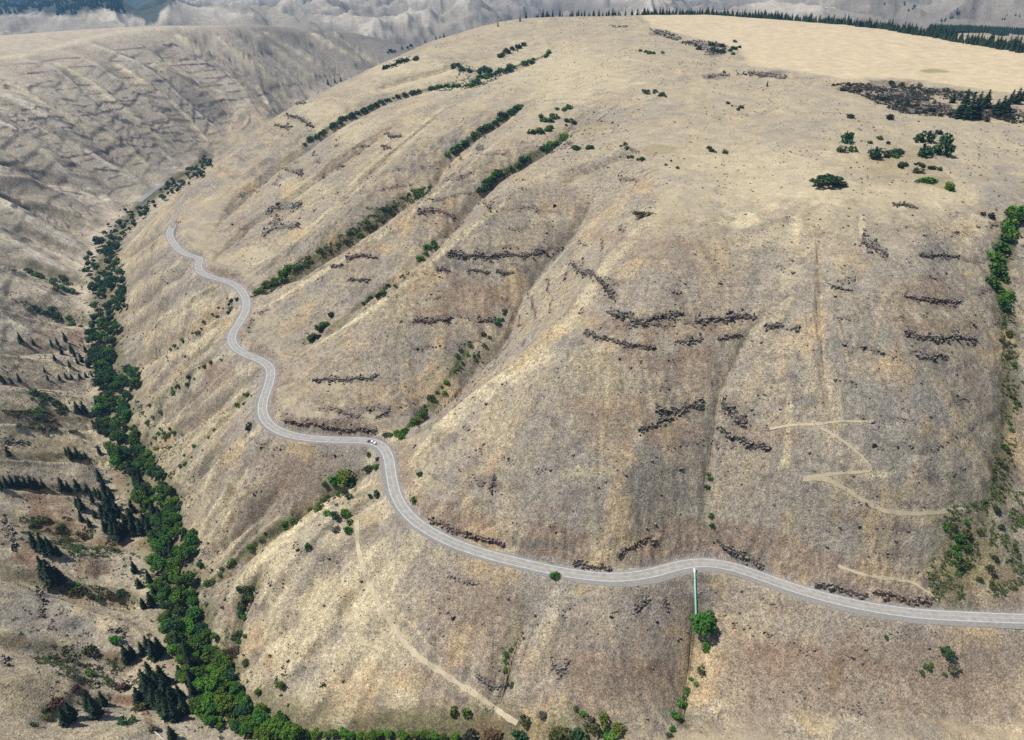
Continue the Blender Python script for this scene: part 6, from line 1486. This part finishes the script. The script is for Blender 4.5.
# far woods
FOREST = leaf_mat('far_forest', (.016, .040, .026), .3)
wood('distant_forest', [[(-30, 16), (22, 13), (36, 10), (60, 16), (75, 15), (88, 9), (100, 6), (112, 11), (128, 14), (128, -6), (-30, -8)], [(120, -6), (178, -6), (168, 3), (160, 12), (156, 22), (140, 26), (143, 18), (128, 12)]], 3900, 12500, 17000, 26, 51, 'blue looking forest on the far hills at the top left', FOREST)
wood('rim_forest', [[(875, 31), (900, 27), (930, 24), (960, 21), (1024, 19), (1050, 19), (1050, 34), (1000, 36), (985, 33), (960, 33), (940, 37), (910, 34)]], 1500, 3000, 1700, 17, 52, 'dark pine wood behind the right end of the plateau rim', NEEDLE)
wood('hillside_woods', [[(872, 7), (880, 3), (906, 3), (905, 6)], [(900, 11), (915, 7), (918, 8), (905, 13)], [(928, 27), (945, 19), (960, 10), (964, 12), (950, 20), (934, 28)], [(994, 21), (1010, 13), (1040, 8), (1040, 14), (1010, 20)], [(955, 9), (980, 7), (985, 10), (960, 12)], [(590, 4), (598, 1), (602, 3), (594, 6)], [(745, 11), (800, 6), (802, 7.5), (748, 13)]], 2600, 6500, 1500, 15, 53, 'dark strips of wood on the hills behind the plateau', NEEDLE)

# dark low scrub between the stones on the plateau edge
def thicket(name, polys, r0, r1, n, size, m, seed, lab, cat, k=12, bias=-.2, grain=25):
    rs = np.random.default_rng(seed); q = n * (60 if r1 > 1100 else 320)
    us = [p[0] for g in polys for p in g]
    th = rs.uniform(math.atan((min(us) - 512) / (780 if min(us) > 512 else 520)), math.atan((max(us) - 512) / (640 if r0 > 400 else 500)), q); r = np.sqrt(rs.uniform(r0 ** 2, r1 ** 2, q))
    x, y = r * np.sin(th), r * np.cos(th); P = np.stack([x, y, ground_z(x, y)], -1); u, v = seen_px(P)
    ok = np.zeros(q, bool)
    for g in polys: ok |= inside(g, u, v)
    ok &= fbm(x, y, grain, 4, seed, .6) > bias
    P, u, v = P[ok][:4 * n], u[ok][:4 * n], v[ok][:4 * n]
    P = P[np.linalg.norm(hit(u, v) - P, axis=1) < 12][:n]; P[:, 2] += ZC          # only where the picture shows that ground
    print(name, len(P))
    tufts(name, P, size, m, seed, lab, cat, k)
thicket('dark_thicket', [[(838, 84), (850, 82), (872, 84), (888, 88), (905, 90), (928, 97), (948, 106), (962, 114), (955, 118), (925, 116), (900, 113), (880, 106), (866, 98), (848, 92)], [(882, 80), (905, 81), (935, 84), (965, 88), (975, 95), (960, 101), (935, 98), (910, 92), (888, 86)], [(960, 110), (985, 104), (1010, 108), (1040, 118), (1040, 130), (1005, 122), (980, 116)]],
        600, 1150, 1500, 2.0, leaf_mat('thicket_grey_green', (.040, .040, .034), .3), 61, 'dark low thicket on stony ground at the edge of the stubble field', 'thicket')
thicket('brow_thicket', [[(735, 71), (760, 72), (788, 76), (785, 79), (760, 77), (738, 76)], [(648, 28), (665, 30), (685, 38), (676, 41), (655, 34)], [(680, 41), (705, 41), (728, 46), (725, 54), (705, 56), (698, 47), (682, 45)], [(606, 25), (628, 26), (627, 28), (607, 27.5)]],
        800, 1900, 420, 2.0, leaf_mat('thicket_grey', (.045, .042, .036), .3), 62, 'dark thicket along the rocky brow of the plateau', 'thicket')

OLIVE_LEAF = leaf_mat('thicket_olive', (.068, .085, .024)); GREEN_LEAF = leaf_mat('thicket_green', (.050, .100, .022))
thicket('olive_thicket', [[(425, 187), (440, 189), (402, 208), (372, 230), (345, 245), (318, 262), (296, 276), (266, 296), (250, 298), (262, 284), (300, 260), (340, 236), (388, 203)]], 500, 1300, 900, 1.6, OLIVE_LEAF, 63, 'olive thicket filling the wide gully that meets the road at left', 'thicket', bias=-.12, grain=18)
thicket('hollow_scrub', [[(945, 508), (990, 498), (985, 530), (975, 570), (960, 604), (932, 602), (926, 572), (940, 540)], [(995, 488), (1024, 490), (1024, 600), (985, 596), (990, 540)]], 300, 760, 620, 1.2, OLIVE_LEAF, 64, 'olive scrub in the hollow above the right-hand straight', 'thicket', bias=.02, grain=14)
thicket('draw_scrub', [[(1000, 300), (1014, 302), (1018, 360), (1018, 420), (1014, 470), (1006, 502), (985, 506), (992, 470), (1000, 430), (1001, 370)]], 380, 1000, 420, 1.0, OLIVE_LEAF, 65, 'olive green scrub down the draw at the right edge', 'thicket', bias=-.12, grain=14)
thicket('bank_scrub', [[(0, 262), (60, 268), (98, 282), (80, 294), (30, 284)], [(10, 298), (60, 306), (105, 318), (100, 332), (50, 322)], [(30, 390), (60, 392), (100, 402), (98, 432), (50, 432), (0, 424), (0, 410), (40, 410)], [(10, 512), (70, 518), (120, 535), (120, 560), (60, 556), (20, 540)], [(50, 582), (100, 586), (150, 596), (150, 612), (90, 602)], [(20, 640), (60, 645), (110, 655), (150, 690), (100, 690), (40, 668)], [(95, 430), (128, 430), (140, 480), (100, 470)]], 330, 1250, 1700, 1.15, SCRUB, 66, 'olive and brown scrub in the draws of the left bank', 'scrub', bias=.05, grain=16)
BANK = [[(0, 255), (100, 255), (105, 330), (110, 400), (128, 470), (160, 560), (190, 640), (190, 735), (0, 735)]]
thicket('rust_scrub', BANK, 300, 1250, 700, .95, RED_SCRUB, 67, 'low rusty brown scrub dotted over the left bank of the creek', 'scrub', 9, .16, 22)
thicket('dark_scrub', BANK, 300, 1250, 900, 1.05, LEAF_DARK, 68, 'low dark green scrub dotted over the left bank of the creek', 'scrub', 9, .12, 26)
thicket('bank_brush', [[(170, 395), (215, 380), (180, 430), (215, 470), (190, 520), (215, 560), (240, 590), (225, 650), (200, 610), (185, 560), (168, 500), (150, 450), (135, 400)]], 300, 1250, 420, .95, SCRUB, 69, 'olive brush on the slope just right of the creek belt', 'scrub', 9, .10, 16)
thicket('skyline_thicket', [[(470, 64), (492, 72), (505, 70), (500, 78), (478, 88), (440, 92), (425, 88), (455, 80), (458, 70)], [(500, 58), (512, 46), (528, 44), (522, 50), (508, 58)], [(378, 70), (400, 58), (420, 55), (415, 61), (395, 68)], [(480, 192), (508, 166), (540, 148), (566, 136), (568, 148), (540, 158), (512, 175), (490, 192)]], 600, 2000, 520, 1.7, LEAF_DARK, 70, 'dense dark green thicket in the draws under the skyline', 'thicket', 12, -.2, 20)
def rim_wood():
    rs = np.random.default_rng(81); k = rs.integers(int(len(rimL) * .22), len(rimL) - 1, 620)
    out = rimL[k, :2] / np.linalg.norm(rimL[k, :2], axis=1)[:, None]
    q = rimL[k, :2] + out * rs.uniform(3, 42, 620)[:, None] + rs.normal(0, 2, (620, 2))
    P = np.column_stack([q, ground_z(q[:, 0], q[:, 1]) + ZC])
    cones('rim_wood', P, 12.5, 82, NEEDLE, 'crowded smaller pines filling the row along the far plateau rim')
rim_wood()
# thin broken ledges stepping across the steep ground
def broken_ledges():
    rs = np.random.default_rng(71)
    th = rs.uniform(-.66, .66, 260000); r = np.sqrt(rs.uniform(300 ** 2, 1150 ** 2, 260000))
    j = np.clip(np.searchsorted(G.th, th), 0, len(G.th) - 1); i = np.clip(np.searchsorted(G.r, r), 0, len(G.r) - 1)
    x, y = r * np.sin(th), r * np.cos(th)
    k = (np.abs(G.ph2[i, j] - .5) < .08) & (G.steep[i, j] > .6) & (fbm(x, y, 32, 4, 341, .6) > .0) & (fbm(x, y, 110, 2, 351) > -.05) & (G.road_d[i, j] > 12) & (G.creek_d[i, j] > 40)
    x, y = x[k][:9000], y[k][:9000]
    P = np.stack([x, y, ground_z(x, y) + ZC], -1); print('ledge blocks', len(P))
    s = .45 + rs.gamma(2., .22, len(P))
    V, F = blocks(np.zeros((len(P), 3)), 1.0, rs, 1.1, .3)
    V = V.reshape(-1, 8, 3) * np.minimum(s, 1.3)[:, None, None] + P[:, None]
    o = mesh_obj('broken_ledges', V.reshape(-1, 3), F, BASALT_M); tag(o, 'thin broken basalt ledges stepping across the steep slopes', 'rocks', kind='stuff')
broken_ledges()
# ---------------------------------------------------------------- the air
def haze(density):
    zmin = float(G.Z.min()) + ZC - 1.0; zmax = max(ZC, float(G.Z.max()) + ZC + 45) + 6.0
    x = float(np.abs(G.X).max()) + 60; y0, y1 = -120.0, float(G.Y.max()) + 80
    b = bmesh.new(); box(b, -x, x, y0, y1, zmin, zmax)
    m = bpy.data.materials.new('haze'); m.use_nodes = True; t = m.node_tree; t.nodes.clear()
    out = t.nodes.new('ShaderNodeOutputMaterial'); v = t.nodes.new('ShaderNodeVolumePrincipled')
    v.inputs['Color'].default_value = (.30, .60, 1.0, 1); v.inputs['Density'].default_value = density; v.inputs['Anisotropy'].default_value = .2
    t.links.new(v.outputs['Volume'], out.inputs['Volume'])
    o = bm_obj('haze', b, m, None); o['kind'] = 'stuff'
    print('haze box', zmin, zmax)
HAZE = 5.5e-5
if HAZE: haze(HAZE)
